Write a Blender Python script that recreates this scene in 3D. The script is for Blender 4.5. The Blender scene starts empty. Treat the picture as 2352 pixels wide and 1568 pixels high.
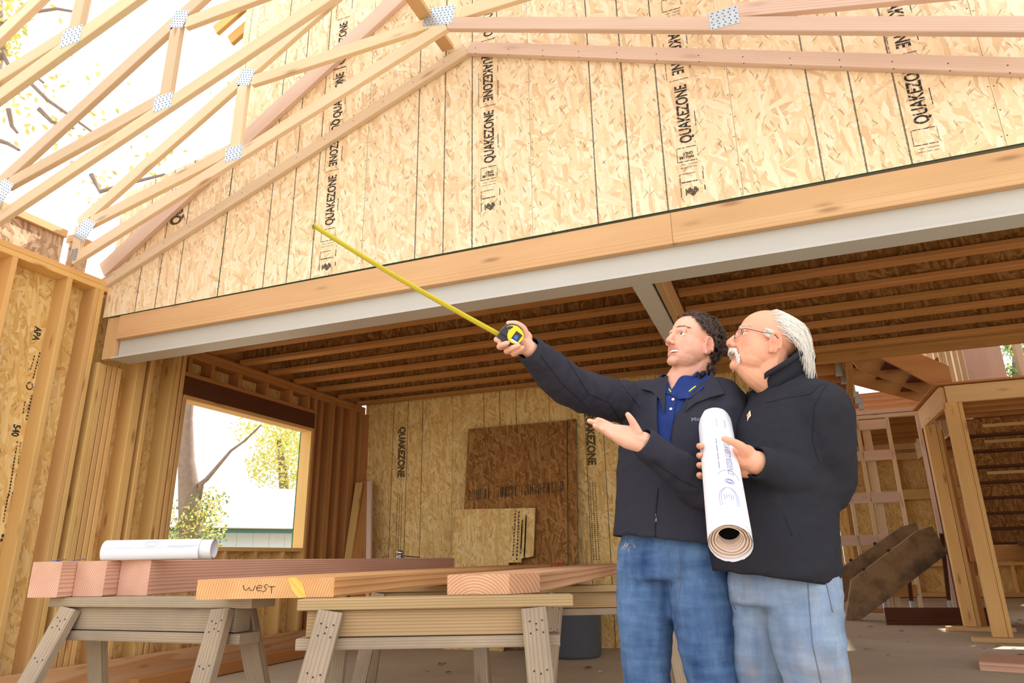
import bpy, bmesh, math, random
from mathutils import Vector as V, Matrix, noise, Quaternion
rng = random.Random(11)
SC = bpy.context.scene
C = SC.collection
# ------------------------------------------------------------------ camera
FPX, CH = 1568.0, 0.86
YAW, PIT, ROL = (math.radians(a) for a in (-21.0, 17.68, -0.97))
FW = V((math.sin(YAW)*math.cos(PIT), math.cos(YAW)*math.cos(PIT), math.sin(PIT)))
RT0 = V((math.cos(YAW), -math.sin(YAW), 0)); UP0 = RT0.cross(FW)
RT = RT0*math.cos(ROL)+UP0*math.sin(ROL); UP = UP0*math.cos(ROL)-RT0*math.sin(ROL)
CAM = V((0, 0, CH))
cd = bpy.data.cameras.new('camera'); cam = bpy.data.objects.new('camera', cd); C.objects.link(cam)
cd.sensor_width = 36.0; cd.lens = FPX/2352*36; cd.clip_start = .05; cd.clip_end = 300
cam.matrix_world = Matrix(((RT.x, UP.x, -FW.x, 0), (RT.y, UP.y, -FW.y, 0), (RT.z, UP.z, -FW.z, CH), (0, 0, 0, 1)))
SC.camera = cam
# ------------------------------------------------------------------ world, sun, exposure
wd = bpy.data.worlds.new('world'); SC.world = wd; wd.use_nodes = True
wn = wd.node_tree.nodes; wl = wd.node_tree.links
bg = wn['Background']
wtc = wn.new('ShaderNodeTexCoord'); wsp = wn.new('ShaderNodeSeparateXYZ'); wrp = wn.new('ShaderNodeValToRGB')
wl.new(wtc.outputs['Generated'], wsp.inputs[0]); wl.new(wsp.outputs['Z'], wrp.inputs[0]); wl.new(wrp.outputs[0], bg.inputs[0])
wrp.color_ramp.elements[0].position = 0.0; wrp.color_ramp.elements[0].color = (1, .985, .96, 1)
wrp.color_ramp.elements[1].position = 1.0; wrp.color_ramp.elements[1].color = (.90, .95, 1, 1)
bg.inputs[1].default_value = 2.0
sl = bpy.data.lights.new('sun', 'SUN'); so = bpy.data.objects.new('sun', sl); C.objects.link(so)
sl.energy = 8.0; sl.angle = math.radians(1.5); sl.color = (1, .95, .86)
so.rotation_euler = V((-.55, -.95, -1.25)).to_track_quat('-Z', 'Y').to_euler()
so.location = (4, 12, 14)
SC.view_settings.view_transform = 'Standard'; SC.view_settings.look = 'None'
SC.view_settings.gamma = 1; SC.view_settings.use_curve_mapping = False
SC.view_settings.exposure = 0.08

# ------------------------------------------------------------------ helpers
def ray(px, py): return FW + RT*((px-1176)/FPX) - UP*((py-784)/FPX)
def at(px, py, r): return CAM + ray(px, py)*r
def onX(px, py, X): d = ray(px, py); return CAM + d*(X/d.x)
def onY(px, py, Y): d = ray(px, py); return CAM + d*(Y/d.y)
def onZ(px, py, Z): d = ray(px, py); return CAM + d*((Z-CH)/d.z)
WM = {}
def put(o, parent=None, M=None):
    M = M or Matrix()
    WM[o.name] = M
    if o.name not in C.objects: C.objects.link(o)
    if parent is not None:
        o.parent = parent; o.matrix_basis = WM[parent.name].inverted() @ M
    else: o.matrix_basis = M
    return o
def tag(o, label=None, cat=None, group=None, kind=None):
    if label: o['label'] = label
    if cat: o['category'] = cat
    if group: o['group'] = group
    if kind: o['kind'] = kind
    return o
def thing(name, label, cat, loc=(0, 0, 0), group=None, kind=None):
    o = bpy.data.objects.new(name, None); o.empty_display_size = .05
    put(o, None, Matrix.Translation(V(loc))); return tag(o, label, cat, group, kind)
def mobj(name, verts, faces, mat, parent=None, M=None, smooth=False, fm=None):
    me = bpy.data.meshes.new(name); me.from_pydata([tuple(v) for v in verts], [], faces); me.update()
    for m in (mat if isinstance(mat, (list, tuple)) else [mat]): me.materials.append(m)
    if fm: me.polygons.foreach_set('material_index', fm)
    if smooth: me.polygons.foreach_set('use_smooth', [True]*len(me.polygons))
    o = bpy.data.objects.new(name, me); return put(o, parent, M)
class MB:
    def __init__(s): s.v = []; s.f = []; s.m = []
    def add(s, vs, fs, mi=0):
        n = len(s.v); s.v += [V(v) for v in vs]; s.f += [tuple(i+n for i in f) for f in fs]; s.m += [mi]*len(fs)
    def box(s, a, b, mi=0, M=None):
        a = V(a); b = V(b); vs = [V((x, y, z)) for x in (a.x, b.x) for y in (a.y, b.y) for z in (a.z, b.z)]
        if M: vs = [M @ v for v in vs]
        s.add(vs, [(0, 1, 3, 2), (4, 6, 7, 5), (0, 4, 5, 1), (2, 3, 7, 6), (0, 2, 6, 4), (1, 5, 7, 3)], mi)
    def prism(s, pts, y0, y1, mi=0, me=None):
        n = len(pts); me = mi if me is None else me
        vs = [V((p[0], y0, p[1])) for p in pts]+[V((p[0], y1, p[1])) for p in pts]
        k = len(s.v); s.v += vs
        s.f += [tuple(range(k, k+n)), tuple(range(k+2*n-1, k+n-1, -1))]; s.m += [mi, mi]
        for i in range(n):
            j = (i+1) % n; s.f.append((k+j, k+i, k+n+i, k+n+j)); s.m.append(me)
    def tube(s, pts, rad, n=8, mi=0, cap=True, flat=1.0, upv=None):
        pts = [V(p) for p in pts]; rad = rad if isinstance(rad, (list, tuple)) else [rad]*len(pts); k = len(s.v)
        t0 = (pts[1]-pts[0]).normalized(); a = upv or (V((0, 0, 1)) if abs(t0.z) < .9 else V((1, 0, 0)))
        a = (a-t0*a.dot(t0)).normalized()
        for i, p in enumerate(pts):
            t = (pts[min(i+1, len(pts)-1)]-pts[max(i-1, 0)]).normalized()
            a = (a-t*a.dot(t)).normalized(); b = t.cross(a)
            for q in range(n):
                w = 2*math.pi*q/n; s.v.append(p+(a*math.cos(w)*flat+b*math.sin(w))*rad[i])
        for i in range(len(pts)-1):
            for q in range(n):
                r = (q+1) % n; s.f.append((k+i*n+q, k+i*n+r, k+(i+1)*n+r, k+(i+1)*n+q)); s.m.append(mi)
        if cap:
            s.f.append(tuple(range(k+n-1, k-1, -1))); s.m.append(mi)
            e = k+(len(pts)-1)*n; s.f.append(tuple(range(e, e+n))); s.m.append(mi)
    def lathe(s, prof, n=24, mi=0, c=(0, 0, 0)):
        k = len(s.v); c = V(c)
        for r, z in prof:
            for q in range(n): w = 2*math.pi*q/n; s.v.append(c+V((r*math.cos(w), r*math.sin(w), z)))
        for i in range(len(prof)-1):
            for q in range(n):
                r = (q+1) % n; s.f.append((k+i*n+q, k+i*n+r, k+(i+1)*n+r, k+(i+1)*n+q)); s.m.append(mi)
    def build(s, name, mat, parent=None, M=None, smooth=False, rel=None):
        vs = s.v
        if rel is not None: vs = [v-V(rel) for v in vs]; M = Matrix.Translation(V(rel))
        return mobj(name, vs, s.f, mat, parent, M, smooth, s.m)
def frame(p0, p1, up=(0, 0, 1)):
    p0 = V(p0); p1 = V(p1); x = (p1-p0).normalized(); z = V(up); z = V((1, 0, 0)) if abs(x.dot(z.normalized())) > .999 else z; z = (z-x*z.dot(x)).normalized(); y = z.cross(x)
    return Matrix(((x.x, y.x, z.x, p0.x), (x.y, y.y, z.y, p0.y), (x.z, y.z, z.z, p0.z), (0, 0, 0, 1)))
def bevbox(L, w, h, b):
    # bevelled box x 0..L, y +-w/2, z +-h/2 : chamfered long edges (36 tris)
    b = min(b, w*.3, h*.3); ring = [(-w/2+b, -h/2), (w/2-b, -h/2), (w/2, -h/2+b), (w/2, h/2-b), (w/2-b, h/2), (-w/2+b, h/2), (-w/2, h/2-b), (-w/2, -h/2+b)]
    vs = [V((x, y, z)) for x in (0, L) for y, z in ring]
    fs = [(i, (i+1) % 8, 8+(i+1) % 8, 8+i)[::-1] for i in range(8)]+[tuple(range(8)), tuple(range(15, 7, -1))]
    return vs, [f[::-1] for f in fs]
def board(name, p0, p1, w, h, mat, parent=None, up=(0, 0, 1), bev=.003, off=(0, 0)):
    M = frame(p0, p1, up); L = (V(p1)-V(p0)).length
    vs, fs = bevbox(L, w, h, bev); vs = [v+V((0, off[0], off[1])) for v in vs]
    return mobj(name, vs, fs, mat, parent, M)
# ------------------------------------------------------------------ materials
class NT:
    def __init__(s, name):
        s.m = bpy.data.materials.new(name); s.m.use_nodes = True; s.t = s.m.node_tree; s.b = s.t.nodes['Principled BSDF']
    def n(s, typ, **kw):
        nd = s.t.nodes.new('ShaderNode'+typ)
        for k, v in kw.items(): setattr(nd, k, v)
        return nd
    def l(s, a, b): s.t.links.new(a, b)
    def set(s, inp, v):
        if hasattr(v, 'links'): s.l(v, inp)
        else: inp.default_value = v
    def math(s, op, a, b=None, c=None, clamp=False):
        nd = s.n('Math', operation=op, use_clamp=clamp); s.set(nd.inputs[0], a)
        if b is not None: s.set(nd.inputs[1], b)
        if c is not None: s.set(nd.inputs[2], c)
        return nd.outputs[0]
    def vmath(s, op, a, b):
        nd = s.n('VectorMath', operation=op); s.set(nd.inputs[0], a); s.set(nd.inputs[1], b); return nd.outputs[0]
    def mix(s, f, a, b, blend='MIX'):
        nd = s.n('Mix', data_type='RGBA', blend_type=blend); s.set(nd.inputs[0], f); s.set(nd.inputs[6], a); s.set(nd.inputs[7], b); return nd.outputs[2]
    def ramp(s, f, st):
        nd = s.n('ValToRGB'); e = nd.color_ramp.elements
        while len(e) < len(st): e.new(.5)
        for q, (p, c) in zip(e, st): q.position = p; q.color = (*c, 1) if len(c) == 3 else c
        s.set(nd.inputs[0], f); return nd.outputs[0]
    def noise(s, vec, sc, det=3, rough=.5, out='Fac', dist=0):
        nd = s.n('TexNoise'); s.l(vec, nd.inputs['Vector']); nd.inputs['Scale'].default_value = sc; nd.inputs['Detail'].default_value = det; nd.inputs['Roughness'].default_value = rough; nd.inputs['Distortion'].default_value = dist
        return nd.outputs[out]
    def mapping(s, vec, loc=(0, 0, 0), rot=(0, 0, 0), sc=(1, 1, 1)):
        nd = s.n('Mapping'); s.l(vec, nd.inputs[0]); nd.inputs[1].default_value = loc; nd.inputs[2].default_value = rot; nd.inputs[3].default_value = sc; return nd.outputs[0]
    def obj(s, rand=True):
        c = s.n('TexCoord').outputs['Object']
        s.rnd = s.n('ObjectInfo').outputs['Random']
        if not rand: return c
        k = s.n('CombineXYZ'); s.l(s.math('MULTIPLY', s.rnd, 37.), k.inputs[0]); s.l(s.math('MULTIPLY', s.rnd, 3.1), k.inputs[1]); s.l(s.math('MULTIPLY', s.rnd, 5.3), k.inputs[2])
        s.shift = k.outputs[0]
        return c
    def bump(s, h, st=.2, d=.01):
        nd = s.n('Bump'); nd.inputs['Strength'].default_value = st; nd.inputs['Distance'].default_value = d; s.l(h, nd.inputs['Height']); s.l(nd.outputs[0], s.b.inputs['Normal'])
    def fin(s, col, rough=.7, spec=.3, metal=0):
        s.set(s.b.inputs['Base Color'], col if hasattr(col, 'links') else (*col, 1)); s.set(s.b.inputs['Roughness'], rough); s.b.inputs['Specular IOR Level'].default_value = spec; s.b.inputs['Metallic'].default_value = metal
        return s.m
def H(r, g, b):   # sRGB 0-255 to linear
    return tuple((c/255/12.92 if c <= 10 else ((c/255+.055)/1.055)**2.4) for c in (r, g, b))
def plain(name, c, rough=.6, spec=.3, metal=0, nz=.08, ns=20, bump=0, bs=60):
    t = NT(name); o = t.obj(); n = t.noise(o, ns, 4)
    col = t.mix(n, (*[x*(1-nz) for x in c], 1), (*[min(1, x*(1+nz)) for x in c], 1))
    if bump: t.bump(t.noise(o, bs, 3), bump, .004)
    return t.fin(col, rough, spec, metal)
def wood(name, c1, c2, ring=.007, knot=.5, kc=(.16, .06, .02), var=.12, wob=1.0, rough=.68, pith=(.06, .05), stain=None):
    t = NT(name); o = t.obj(); v = t.vmath('ADD', o, t.vmath('MULTIPLY', t.shift, (1, .012, .012)))
    s = t.mapping(v, (0, pith[0], pith[1]), (0, 0, 0), (.12, 1, 1))
    w = t.n('TexWave', wave_type='RINGS', rings_direction='X', wave_profile='SAW'); t.l(s, w.inputs['Vector'])
    w.inputs['Scale'].default_value = 2*math.pi/(20*ring); w.inputs['Distortion'].default_value = 2.6*wob; w.inputs['Detail'].default_value = 2; w.inputs['Detail Scale'].default_value = .12/ (2*math.pi/(20*ring))*45
    g = t.ramp(w.outputs['Fac'], [(0, c1), (.55, tuple((a*.6+b*.4) for a, b in zip(c1, c2))), (.9, c2), (1, c1)])
    big = t.noise(t.mapping(v, (0, 0, 0), (0, 0, 0), (.8, 6, 6)), 1.5, 3)
    g = t.mix(t.math('MULTIPLY', t.ramp(big, [(.35, (0, 0, 0)), (.75, (1, 1, 1))]), .45), g, (*[x*.85 for x in c2], 1))
    fine = t.noise(t.mapping(v, (0, 0, 0), (0, 0, 0), (3, 160, 160)), 1, 2)
    g = t.mix(t.math('MULTIPLY', fine, .22), g, (*[x*.55 for x in c2], 1))
    if knot:
        vo = t.n('TexVoronoi'); t.l(t.mapping(t.vmath('ADD', o, t.shift), (0, 0, 0), (0, 0, 0), (2.2, 9, 9)), vo.inputs['Vector']); vo.inputs['Scale'].default_value = 1.0
        kf = t.ramp(vo.outputs['Distance'], [(.06, (1, 1, 1)), (.16, (.15, .15, .15)), (.22, (0, 0, 0))])
        g = t.mix(t.math('MULTIPLY', kf, knot), g, (*kc, 1))
    if stain: g = t.mix(t.math('MULTIPLY', t.ramp(t.noise(v, 2.2, 4, .65), [(.42, (0, 0, 0)), (.68, (1, 1, 1))]), stain[3]), g, (*stain[:3], 1))
    hs = t.n('HueSaturation'); t.l(g, hs.inputs['Color']); t.l(t.math('MULTIPLY_ADD', t.rnd, 2*var, 1-var), hs.inputs['Value']); t.l(t.math('MULTIPLY_ADD', t.math('FRACT', t.math('MULTIPLY', t.rnd, 7.7)), .012, .497), hs.inputs['Hue'])
    t.bump(w.outputs['Fac'], .12, .002)
    return t.fin(hs.outputs[0], rough, .25)
def osb(name, cols, lines=False, fleck=(.30, .17, .08), scale=1.75, rough=.75):
    t = NT(name); o = t.obj(); sp = t.n('SeparateXYZ'); t.l(o, sp.inputs[0])
    cb = t.n('CombineXYZ'); t.l(sp.outputs[0], cb.inputs[0]); t.l(sp.outputs[2], cb.inputs[1])
    v = t.vmath('ADD', cb.outputs[0], t.vmath('MULTIPLY', t.shift, (1, 7, 0)))
    warp = t.vmath('MULTIPLY', t.noise(v, 14, 2, .5, 'Color'), (.03, .03, 0)); v = t.vmath('ADD', v, warp)
    st = [(i/(len(cols)-1), c) for i, c in enumerate(cols)]
    acc = None; hgt = None
    for i, (an, wd_, ln, th) in enumerate(((88, .022, .11, 0), (60, .02, .10, .5), (112, .018, .10, .5), (75, .014, .085, .55), (25, .016, .08, .68), (145, .014, .08, .68), (96, .012, .075, .6))):
        vo = t.n('TexVoronoi', voronoi_dimensions='2D', feature='F1'); a = math.radians(an)
        m = t.mapping(v, (i*3.7, i*1.3, 0), (0, 0, -a), (1, 1, 1)); m = t.mapping(m, (0, 0, 0), (0, 0, 0), (1/ln/scale, 1/wd_/scale, 1)); t.l(m, vo.inputs['Vector']); vo.inputs['Scale'].default_value = 1
        cs = t.n('SeparateColor'); t.l(vo.outputs['Color'], cs.inputs[0])
        gr = t.noise(t.mapping(m, (0, 0, 0), (0, 0, 0), (.8, 5, 1)), 2.0, 2)
        tv = t.math('ADD', cs.outputs[1], t.math('MULTIPLY', t.math('SUBTRACT', gr, .5), .5), clamp=True)
        c = t.ramp(tv, st)
        if i == 0: acc = c; hgt = cs.outputs[2]
        else:
            k = t.math('GREATER_THAN', cs.outputs[0], th); acc = t.mix(k, acc, c)
            nd = t.n('Mix', data_type='FLOAT'); t.l(k, nd.inputs[0]); t.l(hgt, nd.inputs[2]); t.l(cs.outputs[2], nd.inputs[3]); hgt = nd.outputs[0]
    for an, th in ((70, .982), (130, .988)):
        vo = t.n('TexVoronoi', voronoi_dimensions='2D'); t.l(t.mapping(t.mapping(v, (an, 0, 0), (0, 0, math.radians(an)), (1, 1, 1)), (0, 0, 0), (0, 0, 0), (28, 150, 1)), vo.inputs['Vector']); vo.inputs['Scale'].default_value = 1
        cs = t.n('SeparateColor'); t.l(vo.outputs['Color'], cs.inputs[0]); acc = t.mix(t.math('MULTIPLY', t.math('GREATER_THAN', cs.outputs[0], th), .6), acc, (*fleck, 1))
    if lines:
        x = sp.outputs[0]; jt = t.math('MULTIPLY', t.math('SUBTRACT', t.noise(o, 90, 3, .7), .5), .010)
        x2 = t.math('ADD', x, jt)
        fr = t.math('ABSOLUTE', t.math('SUBTRACT', t.math('FRACT', t.math('DIVIDE', t.math('SUBTRACT', x2, .3045), .2035)), .5))
        mk = t.math('MULTIPLY', t.math('LESS_THAN', fr, .0042/.2035), t.math('MULTIPLY', t.math('GREATER_THAN', x, .33), t.math('LESS_THAN', x, .90)))
        acc = t.mix(t.math('MULTIPLY', mk, .82), acc, (.035, .033, .035, 1))
    hs = t.n('HueSaturation'); t.l(acc, hs.inputs['Color']); t.l(t.math('MULTIPLY_ADD', t.rnd, .1, .95), hs.inputs['Value'])
    t.bump(hgt, .25, .002)
    return t.fin(hs.outputs[0], rough, .2)

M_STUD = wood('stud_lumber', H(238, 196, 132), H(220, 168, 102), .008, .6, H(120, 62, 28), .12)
M_TRUSS = wood('truss_lumber', H(238, 216, 188), H(224, 194, 158), .009, .5, H(130, 80, 50), .12)
M_FIR = wood('fir_board', H(232, 192, 146), H(216, 168, 118), .009, .5, H(120, 66, 36), .10)
M_PINK = wood('pink_lumber', H(230, 204, 190), H(218, 182, 162), .01, .3, H(150, 100, 80), .05)
M_BEAM = wood('planed_timber', H(234, 192, 168), H(198, 138, 112), .0105, 0, var=.05, wob=1.6, pith=(.11, .02))
M_WEST = wood('slab_timber', H(238, 190, 138), H(200, 128, 76), .009, 0, var=.03, wob=.8, pith=(.28, .03))
M_BEAM3 = wood('timber_ringed', H(240, 200, 160), H(198, 130, 94), .011, 0, var=.03, wob=.8, pith=(-.02, .05))
M_GREY = wood('weathered_lumber', H(182, 162, 140), H(148, 126, 104), .009, .45, H(80, 62, 48), .10, 1.3, .85, stain=(*H(120, 108, 96), .5))
M_GREYW = wood('weathered_warm', H(196, 166, 126), H(162, 128, 90), .010, .5, H(90, 60, 40), .08, 1.4, .85)
M_BLACKST = wood('mildewed_timber', H(182, 154, 122), H(144, 112, 82), .010, .3, H(80, 60, 44), .06, 1.2, .85, stain=(*H(52, 48, 46), .75))
M_JOIST = wood('joist_flange', H(208, 150, 92), H(172, 110, 58), .007, .3, H(110, 60, 30), .10)  # joist wood; on the stair stringers its dark tone stands for shade
M_PLY = wood('fir_plywood', H(226, 180, 138), H(204, 144, 98), .07, .7, H(150, 84, 50), .06, 3.0)
M_DARKHDR = wood('dark_header', H(112, 66, 40), H(84, 46, 30), .012, .3, H(60, 30, 20), .05)
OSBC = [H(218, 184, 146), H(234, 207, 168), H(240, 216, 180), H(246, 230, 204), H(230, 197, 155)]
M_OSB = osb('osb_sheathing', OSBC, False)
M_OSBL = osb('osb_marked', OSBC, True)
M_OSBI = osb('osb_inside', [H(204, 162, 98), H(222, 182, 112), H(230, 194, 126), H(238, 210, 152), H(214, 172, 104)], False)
M_OSBIL = osb('osb_inside_marked', [H(204, 162, 98), H(222, 182, 112), H(230, 194, 126), H(238, 210, 152), H(214, 172, 104)], True)
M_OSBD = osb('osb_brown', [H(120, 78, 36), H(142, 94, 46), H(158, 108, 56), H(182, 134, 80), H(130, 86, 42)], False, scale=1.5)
M_OSBG = osb('osb_greyed', [H(150, 116, 92), H(190, 156, 126), H(206, 176, 148), H(220, 196, 170), H(170, 134, 106)], False)
M_EDGE = plain('green_edge', H(40, 110, 84), .7)
M_STEEL = plain('primer_steel', H(194, 191, 185), .45, .4, 0, .05, 3)
M_GALV = plain('galvanised_plate', H(196, 206, 216), .35, .5, .55, .15, 40)
M_SLOT = plain('plate_slot', H(96, 112, 138), .6, .2)
M_NAIL = plain('dark_nail', H(50, 44, 42), .6)
M_INK = plain('stencil_ink', H(44, 42, 46), .8)
def worn_ink(name, col, lo, hi, sc=60):
    t = NT(name); o = t.obj(); f = t.ramp(t.noise(o, sc, 4, .7), [(lo, (0, 0, 0)), (hi, (1, 1, 1))])
    t.fin(col, .8, .1); tr = t.n('BsdfTransparent'); mx = t.n('MixShader'); t.l(f, mx.inputs[0]); t.l(t.b.outputs[0], mx.inputs[1]); t.l(tr.outputs[0], mx.inputs[2]); t.l(mx.outputs[0], t.t.nodes['Material Output'].inputs[0]); return t.m
M_WORN = worn_ink('worn_ink', H(52, 50, 54), .48, .60)
M_FAINT = worn_ink('faint_ink', H(70, 62, 54), .42, .60, 90)
M_PAPER = plain('plan_paper', H(230, 229, 235), .75, .2, 0, .02)
M_PAPERW = plain('paper_core', H(236, 214, 200), .8, .2, 0, .02)
M_PRINT = plain('plan_print', H(150, 152, 190), .8)
M_BLACK = plain('black_shade', H(16, 15, 15), .9, .05)
M_CHROME = plain('chrome', H(190, 196, 210), .15, .5, 1)

_dg = bpy.context.evaluated_depsgraph_get
def lettering(name, txt, size, mat, parent, M, sx=1.0, thick=0.0, ext=.0006, align='LEFT', spacing=1.0):
    cu = bpy.data.curves.new(name, 'FONT'); cu.body = txt; cu.size = size; cu.offset = thick; cu.extrude = ext; cu.resolution_u = 3; cu.align_x = align; cu.space_character = spacing
    tmp = bpy.data.objects.new(name+'_tmp', cu); C.objects.link(tmp); dg = _dg(); dg.update()
    me = bpy.data.meshes.new_from_object(tmp.evaluated_get(dg)); bpy.data.objects.remove(tmp); bpy.data.curves.remove(cu)
    me.transform(Matrix.Diagonal((sx, 1, 1, 1))); me.materials.clear(); me.materials.append(mat); me.name = name
    return put(bpy.data.objects.new(name, me), parent, M)
def wallM(p, xdir, nrm):   # text frame: x along xdir, face normal nrm
    z = V(nrm).normalized(); x = V(xdir); x = (x-z*x.dot(z)).normalized(); y = z.cross(x); p = V(p)
    return Matrix(((x.x, y.x, z.x, p.x), (x.y, y.y, z.y, p.y), (x.z, y.z, z.z, p.z), (0, 0, 0, 1)))

# ================================================================== SETTING
# floor slab
tF = NT('concrete'); o = tF.obj(False); n1 = tF.noise(o, .7, 5, .6); n2 = tF.noise(o, 9, 4, .6); n3 = tF.noise(o, 120, 2)
cF = tF.ramp(n1, [(.3, H(178, 164, 142)), (.55, H(198, 184, 162)), (.75, H(218, 206, 186))]); cF = tF.mix(tF.math('MULTIPLY', n2, .35), cF, (*H(160, 138, 112), 1))
cF = tF.mix(tF.math('MULTIPLY', tF.math('GREATER_THAN', n3, .68), .5), cF, (*H(120, 100, 80), 1)); tF.bump(n2, .1, .003)
M_CONC = tF.fin(cF, .7, .3)
mb = MB(); mb.box((-9, -3, -.15), (9, 24, 0)); fl = mb.build('floor', M_CONC); tag(fl, 'bare grey concrete slab dusted with sawdust', 'floor', kind='structure')
mb = MB(); mb.box((-60, -10, -.6), (60, 70, -.2)); gr = mb.build('ground', plain('yard_ground', H(150, 140, 110), .9, .1, 0, .2, 2)); tag(gr, 'open yard ground outside the house', 'ground', kind='structure')

GY = 3.55; GX = -1.64
# ---- gable wall over the opening
wf = thing('wall_front', 'tall OSB gable wall with stencilled black lettering above the steel beam', 'wall', (GX, GY, 2.72), kind='structure')
def clip(poly, x0, x1):
    def half(P, f, s):
        out = []
        for i in range(len(P)):
            a, b = P[i], P[(i+1) % len(P)]; fa, fb = f(a), f(b)
            if fa >= 0: out.append(a)
            if (fa >= 0) != (fb >= 0): k = fa/(fa-fb); out.append((a[0]+(b[0]-a[0])*k, a[1]+(b[1]-a[1])*k))
        return out
    return half(half(poly, lambda p: p[0]-x0, 0), lambda p: x1-p[0], 0)
GAB = [(-4.80, 2.715), (4.3, 2.735), (4.3, 6.4), (-3.72, 6.4), (-3.72, 4.02), (-4.80, 3.81)]
for k in range(-4, 4):
    x0 = 0.004+1.219*k; sub = [(-4.80, 2.715), (-3.66, 2.717), (-3.66, 4.03), (-4.80, 3.81)] if k == -4 else GAB
    P = clip(sub if k == -4 else GAB, x0+.0008, x0+1.219-.0008)
    if k == -4: P = clip(sub, x0+.0015, x0+1.2175)
    if k == -3: P = [(-3.6515+0, 2.717), (x0+1.2175, 2.72), (x0+1.2175, 6.4), (-3.6515, 6.4)]
    if len(P) < 3: continue
    mb = MB(); mb.prism([(a-x0, b-2.72) for a, b in P], 0, .012, 0, 1)
    mb.build('osb_panel', [M_OSBL, M_EDGE], wf, Matrix.Translation((x0, GY, 2.72)))
# narrow strip left of the upper seam
mb = MB(); mb.prism([(0, 0), (.066, 0), (.066, 2.4), (0, 2.4)], 0, .012, 0, 1); mb.build('osb_panel', [M_OSB, M_EDGE], wf, Matrix.Translation((-3.722, GY+.001, 4.035)))
# framing behind the gable
for k in range(-11, 11):
    x = .004+.4063*k; board('stud', (x, GY+.058, 2.95), (x, GY+.058, 6.3 if x > -3.7 else 3.75), .038, .089, M_STUD, wf, (0, 1, 0))
# ledgers that follow the ceiling line
LS = .385
board('ledger_board', (-4.84, GY-.0195, 2.995), (GX-.012, GY-.0195, 4.215), .038, .089, M_TRUSS, wf)
board('ledger_board', (GX+.012, GY-.0195, 4.22), (3.4, GY-.0195, 2.38), .038, .092, M_PINK, wf)
board('rafter_board', (-4.86, GY-.0195, 3.12), (GX, GY-.0195, 5.26), .038, .14, M_PINK, wf)
board('rafter_board', (GX, GY-.0195, 5.26), (3.2, GY-.0195, 2.07+1.0), .038, .14, M_PINK, wf)
for i, (dx, dz) in enumerate(((0, 0), (.08, -.055), (.16, -.11), (.27, -.30), (.31, -.36), (.37, -.42))):
    p = V((-4.15+dx, GY+.10+.1*i, 5.34+dz)); board('rafter_tail', p, p+V((.9, 0, .52)), .038, .11, M_STUD, wf)
# printing
for i, x in enumerate((-3.92, -2.715, -1.50, -.265, .90)):
    if i == 0: seq = [(3.40, 1)]
    else: seq = [(3.30, 1), (4.30, 1)]
    if i == 1: seq = [(3.10, 1), (3.98, 1), (4.45, 1)]
    if i == 3: seq = [(3.13, 1), (4.2, 1)]
    if i == 4: seq = [(2.94, 1)]
    for z, f in seq:
        y = GY-.0015
        if i == 0:
            lettering('stencil_lettering', 'QUAKE', .16, M_FAINT, wf, wallM((x-.2, y, 3.40), (0, 0, 1), (0, -1, 0)), .62, .006); continue
        lettering('stencil_lettering', 'QUAKEZONE', .098, M_WORN, wf, wallM((x+.033, y, z), (0, 0, 1), (0, -1, 0)), .66, .0018)
        if not (i == 1 and z > 3.9): lettering('stencil_lettering', 'QUAKEZONE', .098, M_WORN, wf, wallM((x-.038, y, z+.87), (0, 0, -1), (0, -1, 0)), .66, .0018)
        mb = MB()
        for (a, b, c, d) in ((-.06, .435, .05, .438), (-.055, -.03, .05, -.026), (-.06, -.03, -.057, -.12), (.055, -.02, .058, -.10), (-.055, -.12, .05, -.116), (-.05, -.14, .05, -.138), (-.05, -.16, .045, -.158), (.062, .1, .066, .2), (.066, .5, .07, .62), (.066, .68, .07, .74), (-.075, .45, -.072, .72)):
            mb.box((x+a, y-.0005, z+b), (x+c, y, z+d))
        if z < 3.5 and i < 4:
            for (a, b, c, d) in ((-.055, -.2, .03, -.197), (-.058, -.2, -.054, -.34), (.07, -.2, .074, -.25), (.072, -.29, .077, -.32), (-.05, -.255, .04, -.249)): mb.box((x+a, y-.0005, z+b), (x+c, y, z+d))
            for q in range(9): a = -.032+q*.008; mb.box((x+a, y-.0005, z-.335+.01*math.sin(q)), (x+a+.006, y, z-.295-.008*math.sin(q*1.7)))
        mb.build('stencil_mark', M_WORN, wf, rel=(x, y, z))
        if i in (2, 3) and z < 3.5:
            lettering('stencil_lettering', 'WALL USE', .022, M_WORN, wf, wallM((x+.035, y, z-.085), (-1, 0, 0), (0, -1, 0)), .8, .0008)
            lettering('stencil_lettering', 'ONLY', .026, M_WORN, wf, wallM((x+.03, y, z-.06), (-1, 0, 0), (0, -1, 0)), .8, .0008)
# nail heads along the seams and ledgers
mb = MB()
for k in range(-3, 4):
    for s in (-.012, .012):
        for q in range(13):
            x = .004+1.219*k+s; z = 2.78+.153*q+rng.uniform(-.02, .02); mb.box((x-.0025, GY-.0012, z-.0025), (x+.0025, GY, z+.0025))
for k in range(26):
    x = -4.7+k*.24
    z = 3.02+(x+4.84)*LS if x < GX else 4.2-(x-GX)*.366
    for dz in (.02, -.025): mb.box((x-.003, GY-.0395, z+dz-.003), (x+.003, GY-.0385, z+dz+.003))
nl = mb.build('nail_heads', M_NAIL, wf, rel=(GX, GY, 3)); nl['kind'] = 'stuff'

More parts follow.
